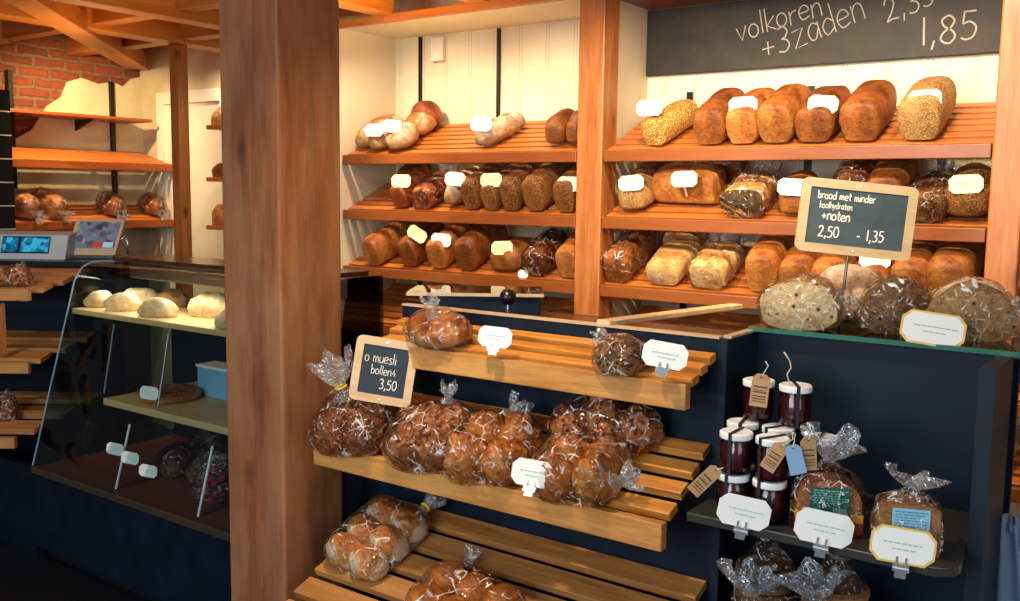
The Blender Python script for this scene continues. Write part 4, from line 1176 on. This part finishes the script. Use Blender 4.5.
P = at(829, 527, 'z', ZN); P.y = 2.115
t = thing('packed_sliced_bread', 'round-topped sliced bread in a clear bag with a green label, on the niche shelf', 'packaged bread', P, (0, 0, .42))
sliced_loaf('sliced_loaf', .135, .075, .125, 6, True, MT['brown'], t)
printed_label(t, .085, .062, (0, -.043, .048), (MT['green_label'], MT['green_ink']))
bm = bmesh.new(); box(bm, -.072, .072, -.0418, .041, .034, .052); obj('yellow_band', bm, MT['yellow_band'], t)
bm = bmesh.new(); box(bm, -.071, .0722, -.0412, .0405, .008, .034); obj('red_band', bm, MT['red_band'], t)
upright_bag(t, .150, .09, .130, 4, .158, .012, .055, .062)
P = at(906, 548, 'z', ZN); P.y = 2.10
t = thing('packed_rye_bread', 'square dark rye slices in a clear bag with a pale blue label', 'packaged bread', P, (0, 0, .38))
sliced_loaf('sliced_loaf', .120, .085, .110, 8, False, MT['rye'], t)
printed_label(t, .074, .068, (.0, -.047, .036), (MT['blue_label'], MT['blue_ink']))
upright_bag(t, .132, .098, .112, 6, .128, .016, .05, .03, lean=(.01, .02))
G = 'price cards clipped to the niche shelf'
card('white price card clipped before the jam jars', at(744, 512, 'y', 2.005), .118, .07, yaw=.5, roll=.18, tilt=-.12, hold='clip', group=G)
card('white price card clipped before the sliced bread with the green label', at(824, 528, 'y', 2.005), .122, .072, yaw=.45, roll=.16, tilt=-.12, hold='clip', group=G)
card('white price card with yellow edge clipped before the square rye slices', at(903, 546, 'y', 2.005), .128, .075, yaw=.4, roll=.10, tilt=-.12, edge='yellow', hold='clip', group=G)
# crispbread stacks on the plinth below
def crisp_stack(label, x, y, r, n, seed, lean=(0, 0)):
    t = thing('bagged_crispbread', label, 'packaged bread', (x, y, .40), (0, 0, seed), 'bagged crispbread stacks below the niche shelf')
    bm = bmesh.new(); rg = random.Random(seed)
    for i in range(n):
        z = i * .030; dx = rg.uniform(-.003, .003)
        lathe(bm, [(r * .9, z), (r, z + .006), (r, z + .018), (r * .9, z + .025)], 28, (dx, rg.uniform(-.003, .003), 0))
    obj('crispbread', bm, MT['rye'], t, smooth=40)
    H = n * .03
    upright_bag(t, r * 2.1, r * 2.1, H, seed, H + .06, .016, .06, .055, px=2.1, lean=lean)
crisp_stack('rear left bagged stack of brown crispbread under the niche shelf', -.80, 2.22, .075, 10, 3)
crisp_stack('rear right bagged stack of brown crispbread under the niche shelf', -.625, 2.20, .075, 10, 5)
crisp_stack('front left bagged stack of crispbread, its tuft at the bottom edge of the photo', -.785, 2.07, .065, 7, 7)
crisp_stack('front right bagged stack of crispbread, its tuft spread before the rear stacks', -.63, 2.075, .062, 8, 9)
# cloth hanging at the right
bm = bmesh.new(); n = 14; vs = []
c0 = at(1004, 500, 'y', 2.45)
for j in range(10):
    row = []
    for i in range(n):
        x = -.02 + i / (n - 1) * (.06 + .08 * j / 9); row.append(bm.verts.new((c0.x + x, 2.45 + .012 * math.sin(i * 1.3 + j * .15), c0.z - j * .032 - .008 * i * (j == 0))))
    vs.append(row)
for j in range(9):
    for i in range(n - 1): bm.faces.new((vs[j][i], vs[j][i + 1], vs[j + 1][i + 1], vs[j + 1][i]))
MT['cloth'] = plain('grey blue cloth', '#7088a6', .8)
setp(obj('hanging_cloth', bm, MT['cloth'], smooth=180), 'grey blue cloth hanging behind the right end of the counter', 'cloth')

# ================================================================== DISPLAY CASE
XL, XR = -4.22, -2.74
t = thing('display_case', 'glass display case on a dark blue base at the left of the thick post', 'display case', (0, 0, 0))
YB, ZB = 2.15, .335
obj('base', bxb(XL, XR, YB + .01, 2.95, -.04, ZB - .03), MT['blue'], t)
obj('plinth', bxb(XL, XR, YB + .06, 2.95, -.1, -.04), MT['floor'], t)
obj('bottom_trim', bxb(XL, XR, YB, YB + .03, ZB - .03, ZB), MT['brass'], t, bevel=.004)
setp(obj('low_panel', bxb(-4.85, XL - .003, YB + .01, YB + .05, -.1, ZB - .01), MT['blue']), 'low dark blue panel left of the display case base', 'panel')
obj('deck', bxb(XL, XR, YB + .03, 2.95, ZB - .03, ZB - .005), MT['tray'], t)
# profile of the leaning pane with its bent upper edge
prof = [(YB + .012, ZB), (2.395, 1.165)]
for k in range(1, 9):
    a = k / 8; prof.append((2.395 + .005 + .075 * (1 - math.cos(a * PI / 2)) + .03 * a, 1.165 + .085 * math.sin(a * PI / 2)))
prof.append((2.62, 1.252))
bm = bmesh.new(); r0 = [bm.verts.new((XL, y, z)) for y, z in prof]; r1 = [bm.verts.new((XR, y, z)) for y, z in prof]
for i in range(len(prof) - 1): bm.faces.new((r0[i], r1[i], r1[i + 1], r0[i + 1]))
obj('front_pane', bm, MT['glass'], t, smooth=40)
MT['glass_end'] = pane('case end glass', '#b7cdd2', 1.42, 1.0)
for x, nm in ((XL, 'end_pane'), (XR, 'end_pane')):
    bm = bmesh.new(); prism(bm, [(x, y, z) for y, z in prof] + [(x, 2.9, 1.252), (x, 2.9, ZB)], (.004, 0, 0)); obj(nm, bm, MT['glass_end'], t)
    bm = bmesh.new(); tube(bm, [(x, y - .002, z + .002) for y, z in prof], .004, 6); obj('pane_edge', bm, plain('pale glass edge', '#7f9fae', .2), t, smooth=60)
obj('top_board', bxb(XL + .05, XR, 2.56, 2.82, 1.255, 1.275), MT['counter_top'], t, bevel=.003)
obj('light_rail', bxb(XL + .12, XR + .02, 2.60, 2.68, 1.175, 1.252), MT['steel'], t, bevel=.006)
bm = bmesh.new(); beam(bm, (XR + .03, 2.62, 1.19), (XR + .10, 2.50, 1.02), .02, .012); obj('strut', bm, MT['black'], t)
obj('rear_panel', bxb(XL, XR, 2.9, 2.92, ZB, .98), MT['blue'], t)
obj('upper_shelf', bxb(XL + .02, XR - .01, 2.365, 2.72, 1.018, 1.043), MT['birch'], t, bevel=.003)
mL = at(103, 398, 'y', 2.30)
obj('middle_shelf', bxb(mL.x, XR - .01, 2.30, 2.80, mL.z - .03, mL.z), MT['birch'], t, bevel=.003)
for i, x in enumerate((-3.62, -3.06)):
    bm = bmesh.new(); prism(bm, [(x, 2.20, ZB), (x, 2.275, .60), (x, 2.62, .60), (x, 2.62, ZB)], (.004, 0, 0)); obj('divider', bm, MT['acrylic'], t)
    bm = bmesh.new(); tube(bm, [(x, 2.20, ZB), (x, 2.275, .60)], .005, 6); obj('divider_edge_highlight', bm, MT['card'], t)  # white tube painted in as the highlight on the acrylic edge
for x in (-3.85, -3.45):
    bm = bmesh.new(); tube(bm, [(x, 2.30, .70), (x, 2.36, 1.0)], .004, 6); obj('shelf_rod', bm, MT['chrome'], t)

GB = 'floury rolls on the upper shelf of the display case'
def roll_on(u, v, z, rx, ry, rz, yaw, label, m='ciabatta', seed=1, name='bread_roll', cat='bread', group=GB, dy=.1):
    P = at(u, v, 'z', z); 
    if P.y < 2.37 + ry * .8 and z > 1: P.y = 2.37 + ry + .01
    o = obj(name, blob_bm(rx * .92, ry, rz * 1.3, seed, amp=.09, freq=16), MT[m], smooth=180, loc=(P.x, P.y, z), rot=(0, 0, yaw))
    return setp(o, label, cat, group)
zs = 1.044
roll_on(100, 306, zs, .075, .06, .042, .2, 'round pale roll at the left end of the case upper shelf', seed=51)
roll_on(124, 310, zs, .09, .055, .045, .9, 'floury oblong roll second from the left on the case upper shelf', seed=52)
roll_on(140, 306, zs, .11, .055, .05, .7, 'floury roll leaning on the second roll, case upper shelf', seed=53)
roll_on(158, 316, zs, .10, .055, .045, .3, 'floury roll lying in front of the heap, case upper shelf', seed=54)
roll_on(172, 306, zs, .085, .055, .045, .7, 'smaller roll behind the heap, case upper shelf', 'pale', seed=55)
roll_on(212, 316, zs, .12, .07, .06, .2, 'brightly lit roll beside the thick post, case upper shelf', seed=56)
roll_on(226, 330, zs, .12, .06, .045, .1, 'brightly lit flat roll in front beside the thick post, case upper shelf', seed=57)
# nut tart on the middle shelf
P = at(172, 398, 'z', mL.z + .001); P.y = 2.47
t = thing('nut_tart', 'round nut topped tart on the middle shelf of the display case', 'tart', (P.x, P.y, mL.z))
bm = bmesh.new(); lathe(bm, [(.115, 0), (.135, .012), (.14, .035), (.13, .042), (.118, .034)], 30); obj('crust', bm, MT['golden'], t, smooth=40)
bm = blob_bm(.12, .12, .022, 61, amp=.1, lumps=.4, flat=.1); xform(bm, (0, 0, .03)); obj('topping', bm, MT['muesli'], t, smooth=180)
P = at(211, 378, 'y', 2.6)
t = thing('clear_box', 'pale blue plastic box on the middle shelf behind the tart', 'box', (P.x + .02, 2.60, mL.z))
MT['bluebox'] = plain('pale blue plastic', '#7fb6d6', .3)
obj('body', bxb(-.12, .12, 0, .1, 0, .13), MT['bluebox'], t, bevel=.006); obj('lid', bxb(-.125, .125, -.005, .105, .13, .142), MT['card'], t, bevel=.003)
card('pale blue price card on the middle shelf before the tart', at(149, 393, 'y', 2.315), .09, .055, yaw=.35, roll=.05, hold='pick', pick=0, group='price cards in the display case')
for u, v, l, y in ((115, 449, 'left one of three white price cards at the bottom of the display case', 2.22), (130, 458, 'middle one of three white price cards at the bottom of the display case', 2.21), (148, 471, 'right one of three white price cards at the bottom of the display case', 2.20)):
    card(l, at(u, v, 'y', y), .082, .05, yaw=.4, roll=.1, hold='pick', pick=0, group='price cards in the display case')
# dark breads at the bottom of the case
def case_loaf(u, v, label, L, W, H, mat, yaw, bag=True):
    P = at(u, v, 'z', ZB)
    put_loaf((P.x, max(P.y, 2.27), ZB - .004), 0, L, W, H, 'rustic', mat, label, yaw, bag=bag, group='dark breads at the bottom of the display case')
case_loaf(165, 478, 'bagged dark braided bread left at the bottom of the display case', .26, .17, .13, 'deep', .3)
case_loaf(195, 488, 'bagged dark bread in the middle at the bottom of the display case', .28, .18, .14, 'walnut', .2)
case_loaf(85, 445, 'dark bagged bread at the left end at the bottom of the display case', .24, .17, .12, 'deep', .5)
P = at(214, 500, 'z', ZB)
t = thing('gift_bag', 'clear bag with red and blue sweets beside the thick post in the display case', 'bag', (P.x, max(P.y, 2.3), ZB - .004), (0, 0, .3))
bm = bmesh.new(); rg = random.Random(2)
for k in range(16): merge(bm, xform(blob_bm(.022, .022, .018, k, n=6, m=8), (rg.uniform(-.05, .05), rg.uniform(-.03, .03), rg.uniform(0, .12))))
o1 = obj('sweets', bm, plain('red sweets', '#9c2030', .3), t, smooth=180); o1['kind'] = 'stuff'
obj('plastic_bag', pillow_bm(.16, .12, .2, 77), MT['bag'], t, smooth=180)

# ================================================================== LEFT CORNER UNIT (turned towards the room)
r_ = Vector((math.cos(YAW), math.sin(YAW), 0)); b_ = Vector((-math.sin(YAW), math.cos(YAW), 0)); zz = Vector((0, 0, 1))
GL_ = 'slatted oak shelves left of the display case'
def corner_tier(label, ends, lip_h, lenL=1.1):
    """ends: right-hand slat ends from back to front; slats run left from there"""
    t = thing('display_shelf', label, 'shelf', tuple(ends[-1]), (0, 0, 0), GL_)
    o = Vector(ends[-1]); bm = bmesh.new()
    for e in ends[:-1]:
        e = Vector(e) - o; u = b_ * .055 + zz * .008; w = zz * -.024
        p = [e - u, e + u, e + u + w, e - u + w]; q = [x - r_ * lenL for x in p]
        vs = [bm.verts.new(x) for x in p] + [bm.verts.new(x) for x in q]
        for f in ((0, 1, 2, 3), (7, 6, 5, 4), (0, 4, 5, 1), (1, 5, 6, 2), (2, 6, 7, 3), (3, 7, 4, 0)): bm.faces.new([vs[i] for i in f])
    obj('slats', bm, MT['oak_c'], t, bevel=.002)
    bm = bmesh.new(); hexa(bm, [(-r_ * lenL - zz * lip_h)[:], (-zz * lip_h)[:], (b_ * .03 - zz * lip_h)[:], (b_ * .03 - r_ * lenL - zz * lip_h)[:], (-r_ * lenL)[:], (0, 0, 0), (b_ * .03)[:], (b_ * .03 - r_ * lenL)[:]])
    obj('front_board', bm, MT['oak_c'], t, bevel=.003)
    return t
def wood_dir(name, dark, light):
    t = NT(name); tc = t.n('ShaderNodeTexCoord'); mp = t.n('ShaderNodeMapping'); mp.vector_type = 'POINT'
    mp.inputs['Rotation'].default_value = (0, 0, -YAW); mp.inputs['Scale'].default_value = (1, 1, 1)
    t.l(tc.outputs['Object'], mp.inputs[0]); m2 = t.n('ShaderNodeMapping'); m2.inputs['Scale'].default_value = (.1, 1, 1); t.l(mp.outputs[0], m2.inputs[0])
    f = t.noise(m2.outputs[0], 22, 5, .6, .5)
    return t.done(t.bsdf(t.ramp(f, [(.3, lin(dark)), (.7, lin(light))]), .45))
MT['oak_c'] = wood_dir('oak corner', '#96602c', '#c68e50')
def dirs(px): return [ad(*p) for p in px]
corner_tier('uppermost slatted shelf left of the display case, beneath the cash terminals', dirs([(88, 271, 4.69), (68, 278, 4.53), (48, 285, 4.38), (28, 289, 4.24)]), .055)
corner_tier('middle slatted shelf left of the display case', dirs([(92, 335, 4.69), (70, 345, 4.53), (46, 355, 4.38), (28, 363, 4.24)]), .05)
corner_tier('lowest slatted shelf left of the display case', dirs([(97, 396, 4.69), (70, 410, 4.53), (40, 425, 4.36), (14, 438, 4.2)]), .05)
q = ad(92, 268, 4.78)
t = thing('corner_counter', 'dark counter under the cash terminals at the far left', 'counter', (q.x, q.y, -.1))
bm = bmesh.new(); a = -r_ * 1.3; hexa(bm, [a[:], (r_ * .15)[:], (r_ * .15 + b_ * .35)[:], (a + b_ * .35)[:], (a + zz * 1.30)[:], (r_ * .15 + zz * 1.30)[:], (r_ * .15 + b_ * .35 + zz * 1.30)[:], (a + b_ * .35 + zz * 1.30)[:]])
obj('body', bm, MT['blue'], t)
bm = bmesh.new(); hexa(bm, [(a - b_ * .02 + zz * 1.30)[:], (r_ * .17 - b_ * .02 + zz * 1.30)[:], (r_ * .17 + b_ * .36 + zz * 1.30)[:], (a + b_ * .36 + zz * 1.30)[:], (a - b_ * .02 + zz * 1.33)[:], (r_ * .17 - b_ * .02 + zz * 1.33)[:], (r_ * .17 + b_ * .36 + zz * 1.33)[:], (a + b_ * .36 + zz * 1.33)[:]])
obj('worktop', bm, MT['blackp'], t, bevel=.003)
ZT = -.1 + 1.33
# wooden upright at the far left
p = ad(2, 330, 4.3); setp(obj('wooden_upright', bxb(p.x - .012, p.x + .012, p.y - .012, p.y + .012, ad(2, 352, 4.3).z, ad(2, 303, 4.3).z), MT['pine']), 'pale wooden upright under the left slatted shelves', 'post')
# bags on the corner shelves
def small_bag(label, P, W, H, mat, seed):
    bun_bag('bag_of_buns', label, P, 0, YAW, [(-W * .22, 0, 0, W * .24, W * .26, H * .7), (W * .22, .01, 0, W * .25, W * .26, H * .72)], mat, W, W * .8, H, ((0, W * .3, H * .7), (.2, 1, .6), .01, .025, .04), seed=seed, tie=False)
small_bag('bag of cookies on the slatted shelf beneath the cash terminals', ad(12, 285, 4.36), .19, .085, 'raisin', 81)
small_bag('dark bag on the lowest slatted shelf at the left edge', ad(2, 420, 4.42), .14, .12, 'muesli', 82)

# cash terminals
def local(P, u, v, w): return Vector(P) + r_ * u + b_ * v + zz * w
MT['terminal'] = plain('grey terminal plastic', '#a9bac4', .4); MT['bezel'] = plain('beige grey bezel', '#b5a892', .4)
def screen_mat(name, cols, st, sc):
    t = NT(name); n = t.n('ShaderNodeTexVoronoi', Scale=sc); t.l(t.coord(), n.inputs['Vector'])
    s = t.n('ShaderNodeSeparateColor'); t.l(n.outputs['Color'], s.inputs[0])
    c = t.ramp(s.outputs[0], [(i / len(cols), lin(k)) for i, k in enumerate(cols)])
    e = t.n('ShaderNodeEmission', Strength=st); t.l(c, e.inputs[0]); return t.done(e)
MT['scr_blue'] = screen_mat('blue display', ['#0a4a78', '#1a7fb0', '#0d3350', '#3ab0d8'], .9, 40)
MT['scr_photo'] = screen_mat('picture display', ['#5a5560', '#8a8088', '#3f4450', '#a89890', '#707c90'], .7, 34)
MT['scr_red'] = emit('red button', '#c8402c', .8); MT['scr_lb'] = emit('light blue button', '#a8c8e0', .8)
p0 = ad(-30, 263, 4.86); wpx = 4.86 / 950
t = thing('receipt_terminal', 'grey blue cash terminal with a wide blue display at the far left', 'cash register', (*local(p0, 0, 0, 0)[:2], ZT), (0, 0, YAW))
w = 95 * wpx
bm = bmesh.new(); prism(bm, [(0, 0, 0), (0, .16, 0), (0, .16, .14), (0, .05, .125)], (w, 0, 0)); obj('housing', bm, MT['terminal'], t, bevel=.006)
def on_slope(u0, u1, f0, f1, off=.001):
    a, b = Vector((0, 0, 0)), Vector((0, .05, .125)); n = Vector((0, -.125, .05)).normalized() * off
    return [(u0, *(a.lerp(b, f0) + n)[1:]), (u1, *(a.lerp(b, f0) + n)[1:]), (u1, *(a.lerp(b, f1) + n)[1:]), (u0, *(a.lerp(b, f1) + n)[1:])]
bm = bmesh.new(); prism(bm, on_slope(30 * wpx, 78 * wpx, .25, .92), (0, -.002, .001)); obj('display_frame', bm, MT['blackp'], t)
for u0, u1 in ((31, 46), (49, 77)):
    bm = bmesh.new(); prism(bm, on_slope(u0 * wpx, u1 * wpx, .30, .87, .004), (0, -.001, .0005)); obj('display', bm, MT['scr_blue'], t)
p0 = ad(65, 262, 4.95)
t = thing('touch_screen', 'tilted touch screen with a beige grey bezel beside the wide terminal', 'screen', (*p0[:2], ZT), (0, 0, YAW + .10))
wpx = 4.95 / 950; w, h = 48 * wpx, 37 * wpx
def ts(u, v, d=0): return (u * w + v * .035, -d * .9 + v * .09, .012 + v * h + d * .4)
bm = bmesh.new(); prism(bm, [ts(0, 0), ts(1, 0), ts(1, 1), ts(0, 1)], (0, .03, -.008)); obj('bezel', bm, MT['bezel'], t, bevel=.004)
bm = bmesh.new(); prism(bm, [ts(.09, .22, .001), ts(.93, .22, .001), ts(.93, .93, .001), ts(.09, .93, .001)], (0, -.001, 0)); obj('display', bm, MT['scr_photo'], t)
bm = bmesh.new(); prism(bm, [ts(.50, .24, .003), ts(.68, .24, .003), ts(.68, .38, .003), ts(.50, .38, .003)], (0, -.001, 0)); obj('red_button', bm, MT['scr_red'], t)
bm = bmesh.new(); prism(bm, [ts(.70, .24, .003), ts(.9, .24, .003), ts(.9, .38, .003), ts(.70, .38, .003)], (0, -.001, 0)); obj('blue_button', bm, MT['scr_lb'], t)
bm = bmesh.new(); box(bm, 0, w * 1.0, -.02, .12, 0, .02); obj('foot', bm, MT['blackp'], t, bevel=.004)
bm = bmesh.new(); tube(bm, [ts(1.03, .45), (w * 1.15, .06, h * .6), (w * 1.22, .05, h * .45), (w * 1.2, .05, .02)], .006, 8); obj('cable', bm, MT['chrome'], t, smooth=180)

# ================================================================== LEFT WALL SHELVES
def wall_shelf_y(name, label, xf, zf, y0, y1, depth, slope, nsl, lip_h, group, plank=False):
    t = thing(name, label, 'shelf', (xf, y0, zf), (0, 0, 0), group)
    L = y1 - y0
    if plank:
        obj('plank', bxb(-depth, 0, 0, L, -.02, 0), MT['lip_y'], t, bevel=.003)
    else:
        bm = bmesh.new(); step = (depth - .028) / nsl; ca, sa = math.cos(math.atan(slope)), math.sin(math.atan(slope))
        for i in range(nsl):
            d = .028 + step * (i + .5); o = Vector((-d, 0, slope * (d - .014) - .004)); u = Vector((-ca, 0, sa)) * step * .40; w = Vector((sa, 0, ca)) * -.016
            hexa(bm, [(o - u + w)[:], (o + u + w)[:], (o + u + w + Vector((0, L, 0)))[:], (o - u + w + Vector((0, L, 0)))[:], (o - u)[:], (o + u)[:], (o + u + Vector((0, L, 0)))[:], (o - u + Vector((0, L, 0)))[:]])
        obj('slats', bm, MT['rack_y'], t, bevel=.002)
        obj('front_board', bxb(-.028, 0, 0, L, -lip_h, 0), MT['lip_y'], t, bevel=.003)
    bm = bmesh.new()
    for y in (L * .12, L * .62):
        s = 0 if plank else slope
        prism(bm, [(-.06, y, -.02), (-depth, y, s * depth - .02), (-depth, y, s * depth - .09)], (0, .012, 0))
    obj('bracket', bm, MT['black'], t)
    return t
GW = 'shelves on the brick wall'
wall_shelf_y('wall_shelf', 'plain wooden plank shelf highest on the brick wall', -5.79, 2.063, 2.86, 3.88, .29, 0, 1, 0, GW, True)
wall_shelf_y('wall_shelf', 'empty slanted slatted shelf in the middle of the brick wall', -5.69, 1.764, 2.86, 3.965, .39, .25, 6, .05, GW)
wall_shelf_y('wall_shelf', 'lower slanted slatted shelf with four bagged loaves on the brick wall', -5.69, 1.388, 2.86, 3.965, .39, .28, 6, .05, GW)
for u, l in ((10, 'left'), (111, 'right')):
    p = at(u, 110, 'x', -6.08); setp(obj('shelf_rail', bxb(-6.08, -6.055, p.y - .014, p.y + .014, 1.2, at(u, 70 if l == 'left' else 82, 'x', -6.08).z), MT['black']), f'black shelf rail on the brick wall, {l} one', 'rail', 'black shelf rails')
for u, lab, m in ((27, 'first bagged loaf from the left on the lower brick wall shelf', 'golden'), (55, 'second bagged loaf from the left on the lower brick wall shelf', 'golden'), (121, 'third bagged loaf from the left on the lower brick wall shelf', 'brown'), (162, 'bagged loaf at the right end of the lower brick wall shelf', 'brown')):
    SEED[0] += 1
    p = at(u, 221, 'x', -5.74)
    t = thing('bagged_loaf', lab, 'bread', (-5.86, p.y, 1.388 + .28 * .15), (0, 0, 0), 'bagged loaves on the brick wall shelf')
    R = (Matrix.Rotation(math.atan(.28), 3, 'Y') @ Matrix.Rotation(PI / 2 + (.25 if u < 100 else -.1), 3, 'Z')).to_euler()
    t.rotation_euler = R
    L, W, H = (.30, .15, .15) if u < 100 else (.24, .135, .13)
    obj('tin_loaf', loaf_bm(L, W, H, 'rustic', SEED[0]), MT[m], t, smooth=180)
    obj('plastic_bag', loaf_bm(L, W, H, 'rustic', SEED[0], grow=.007, wr=.006, nl=30, nm=48), MT['bag'], t, smooth=180)
    obj('bag_neck', ruffle_bm((0, -L / 2 - .005, .04), (.1, -1, -.05), .014, .035, .05, SEED[0], base=.03), MT['bag_neck'], t, smooth=180)

# small shelves on the rear wall beside the thick post
for i, v in enumerate((125, 177, 225)):
    z = at(206, v, 'y', 3.76).z; x0 = at(206, v, 'y', 3.76).x
    t = thing('wall_shelf', ['highest', 'middle', 'lowest'][i] + ' little shelf on the rear wall left of the thick post', 'shelf', (x0, 3.76, z), (0, 0, 0), 'little shelves left of the thick post')
    obj('plank', bxb(0, 1.2, 0, .24, -.028, 0), MT['rack'], t, bevel=.003)
    bm = bmesh.new()
    for xx in (.5, 1.1): prism(bm, [(xx, .03, -.028), (xx, .24, -.028), (xx, .24, -.16)], (.015, 0, 0))
    obj('bracket', bm, MT['black'], t)
    p = at(219, v, 'y', 3.84)
    setp(obj('bread_roll', blob_bm(.075, .065, [.11, .08, .12][i] * .8, 90 + i, amp=.08), MT[['pale', 'brown', 'golden'][i]], smooth=180, loc=(p.x + .03, 3.85, z)), ['pale', 'brown', 'golden'][i] + ' bread on the ' + ['highest', 'middle', 'lowest'][i] + ' little shelf left of the thick post', 'bread', 'breads on the little shelves')

# ================================================================== LIGHT
def area(name, loc, target, size, power, col, sy=None, spread=None):
    d = bpy.data.lights.new(name, 'AREA'); d.energy = power; d.color = col; d.size = size
    if sy: d.shape = 'RECTANGLE'; d.size_y = sy
    if spread: d.spread = spread
    o = bpy.data.objects.new(name, d); C.objects.link(o); o.location = loc
    o.rotation_euler = (Vector(target) - Vector(loc)).to_track_quat('-Z', 'Y').to_euler(); return o
def spot(name, loc, target, power, col, ang=80, blend=.6, r=.03):
    d = bpy.data.lights.new(name, 'SPOT'); d.energy = power; d.color = col; d.spot_size = math.radians(ang); d.spot_blend = blend; d.shadow_soft_size = r
    o = bpy.data.objects.new(name, d); C.objects.link(o); o.location = loc
    o.rotation_euler = (Vector(target) - Vector(loc)).to_track_quat('-Z', 'Y').to_euler(); return o
WARM = (1, .72, .40); WARM2 = (1, .80, .54); DAY = (.86, .93, 1)
for x in (-2.95, -2.35): spot('rack_spot', (x, 2.95, 2.34), (x, 3.42, 1.6), 28, WARM2, 120, .8, .03)
for x in (-1.55, -1.05, -.6): spot('rack_spot', (x, 2.8, 2.36), (x + .02, 3.4, 1.55), 30, WARM2, 120, .8, .03)
for x in (-2.7, -1.9, -1.0): spot('rack_fill', (x + .25, 1.95, 2.30), (x, 3.3, 1.38), 125 if x < -2.5 else 90, WARM2, 75, .9, .04)
spot('rack_fill', (-2.85, 2.85, 2.3), (-2.95, 3.3, .98), 55, WARM2, 50, .9, .04)
spot('rack_fill', (.1, 2.5, 2.3), (-.1, 3.3, 1.0), 40, WARM2, 80, .9, .04)
spot('wall_spot', (-5.35, 3.1, 2.4), (-6.0, 3.5, 1.6), 75, (1, .72, .36), 130, .8, .03)
spot('wall_spot', (-5.0, 3.75, 2.42), (-5.3, 3.95, 1.5), 14, WARM2, 130, .8, .03)
spot('wall_spot', (-4.1, 3.3, 2.4), (-4.3, 4.0, 1.6), 26, WARM2, 130, .8, .03)
spot('counter_spot_and_fill', (-1.6, 1.5, 2.5), (-1.5, 2.2, .9), 120, WARM2, 100, .9, .05)
spot('ceiling_bounce', (-2.6, 2.6, 1.9), (-2.7, 2.6, 2.6), 80, (1, .68, .3), 150, 1, .1)
spot('ceiling_bounce', (-4.6, 2.8, 1.9), (-4.7, 2.6, 2.6), 24, (1, .62, .28), 150, 1, .1)
area('case_light_and_fill', (-3.48, 2.52, 1.17), (-3.48, 2.42, .9), 1.45, 4.0, (1, .9, .7), .04)
area('case_light_and_fill', (-3.3, 2.55, .66), (-3.3, 2.3, .35), 1.1, 5.5, (1, .85, .65), .04)  # extra light added under the middle shelf to brighten the case bottom
spot('counter_spot_and_fill', (-3.7, 1.2, 2.5), (-4.5, 2.35, 1.0), 45, WARM2, 70, .9, .05)  # extra spot added to brighten the left corner shelves
area('shop_window_and_glints', (-1.3, -1.8, 1.9), (-1.6, 2.2, .9), 2.2, 100, DAY, 1.6)
area('shop_window_and_glints', (1.5, .2, 1.7), (-.8, 2.2, .9), 1.4, 20, DAY, 1.4)  # second window light, added for glints on the bags
w = bpy.data.worlds.new('world'); SC.world = w; w.use_nodes = True
bg = w.node_tree.nodes.get('Background') or w.node_tree.nodes.new('ShaderNodeBackground')
bg.inputs[0].default_value = (.75, .85, 1, 1); bg.inputs[1].default_value = .14
SC.view_settings.view_transform = 'Standard'
SC.view_settings.look = 'None'
SC.view_settings.exposure = 0
SC.view_settings.gamma = 1
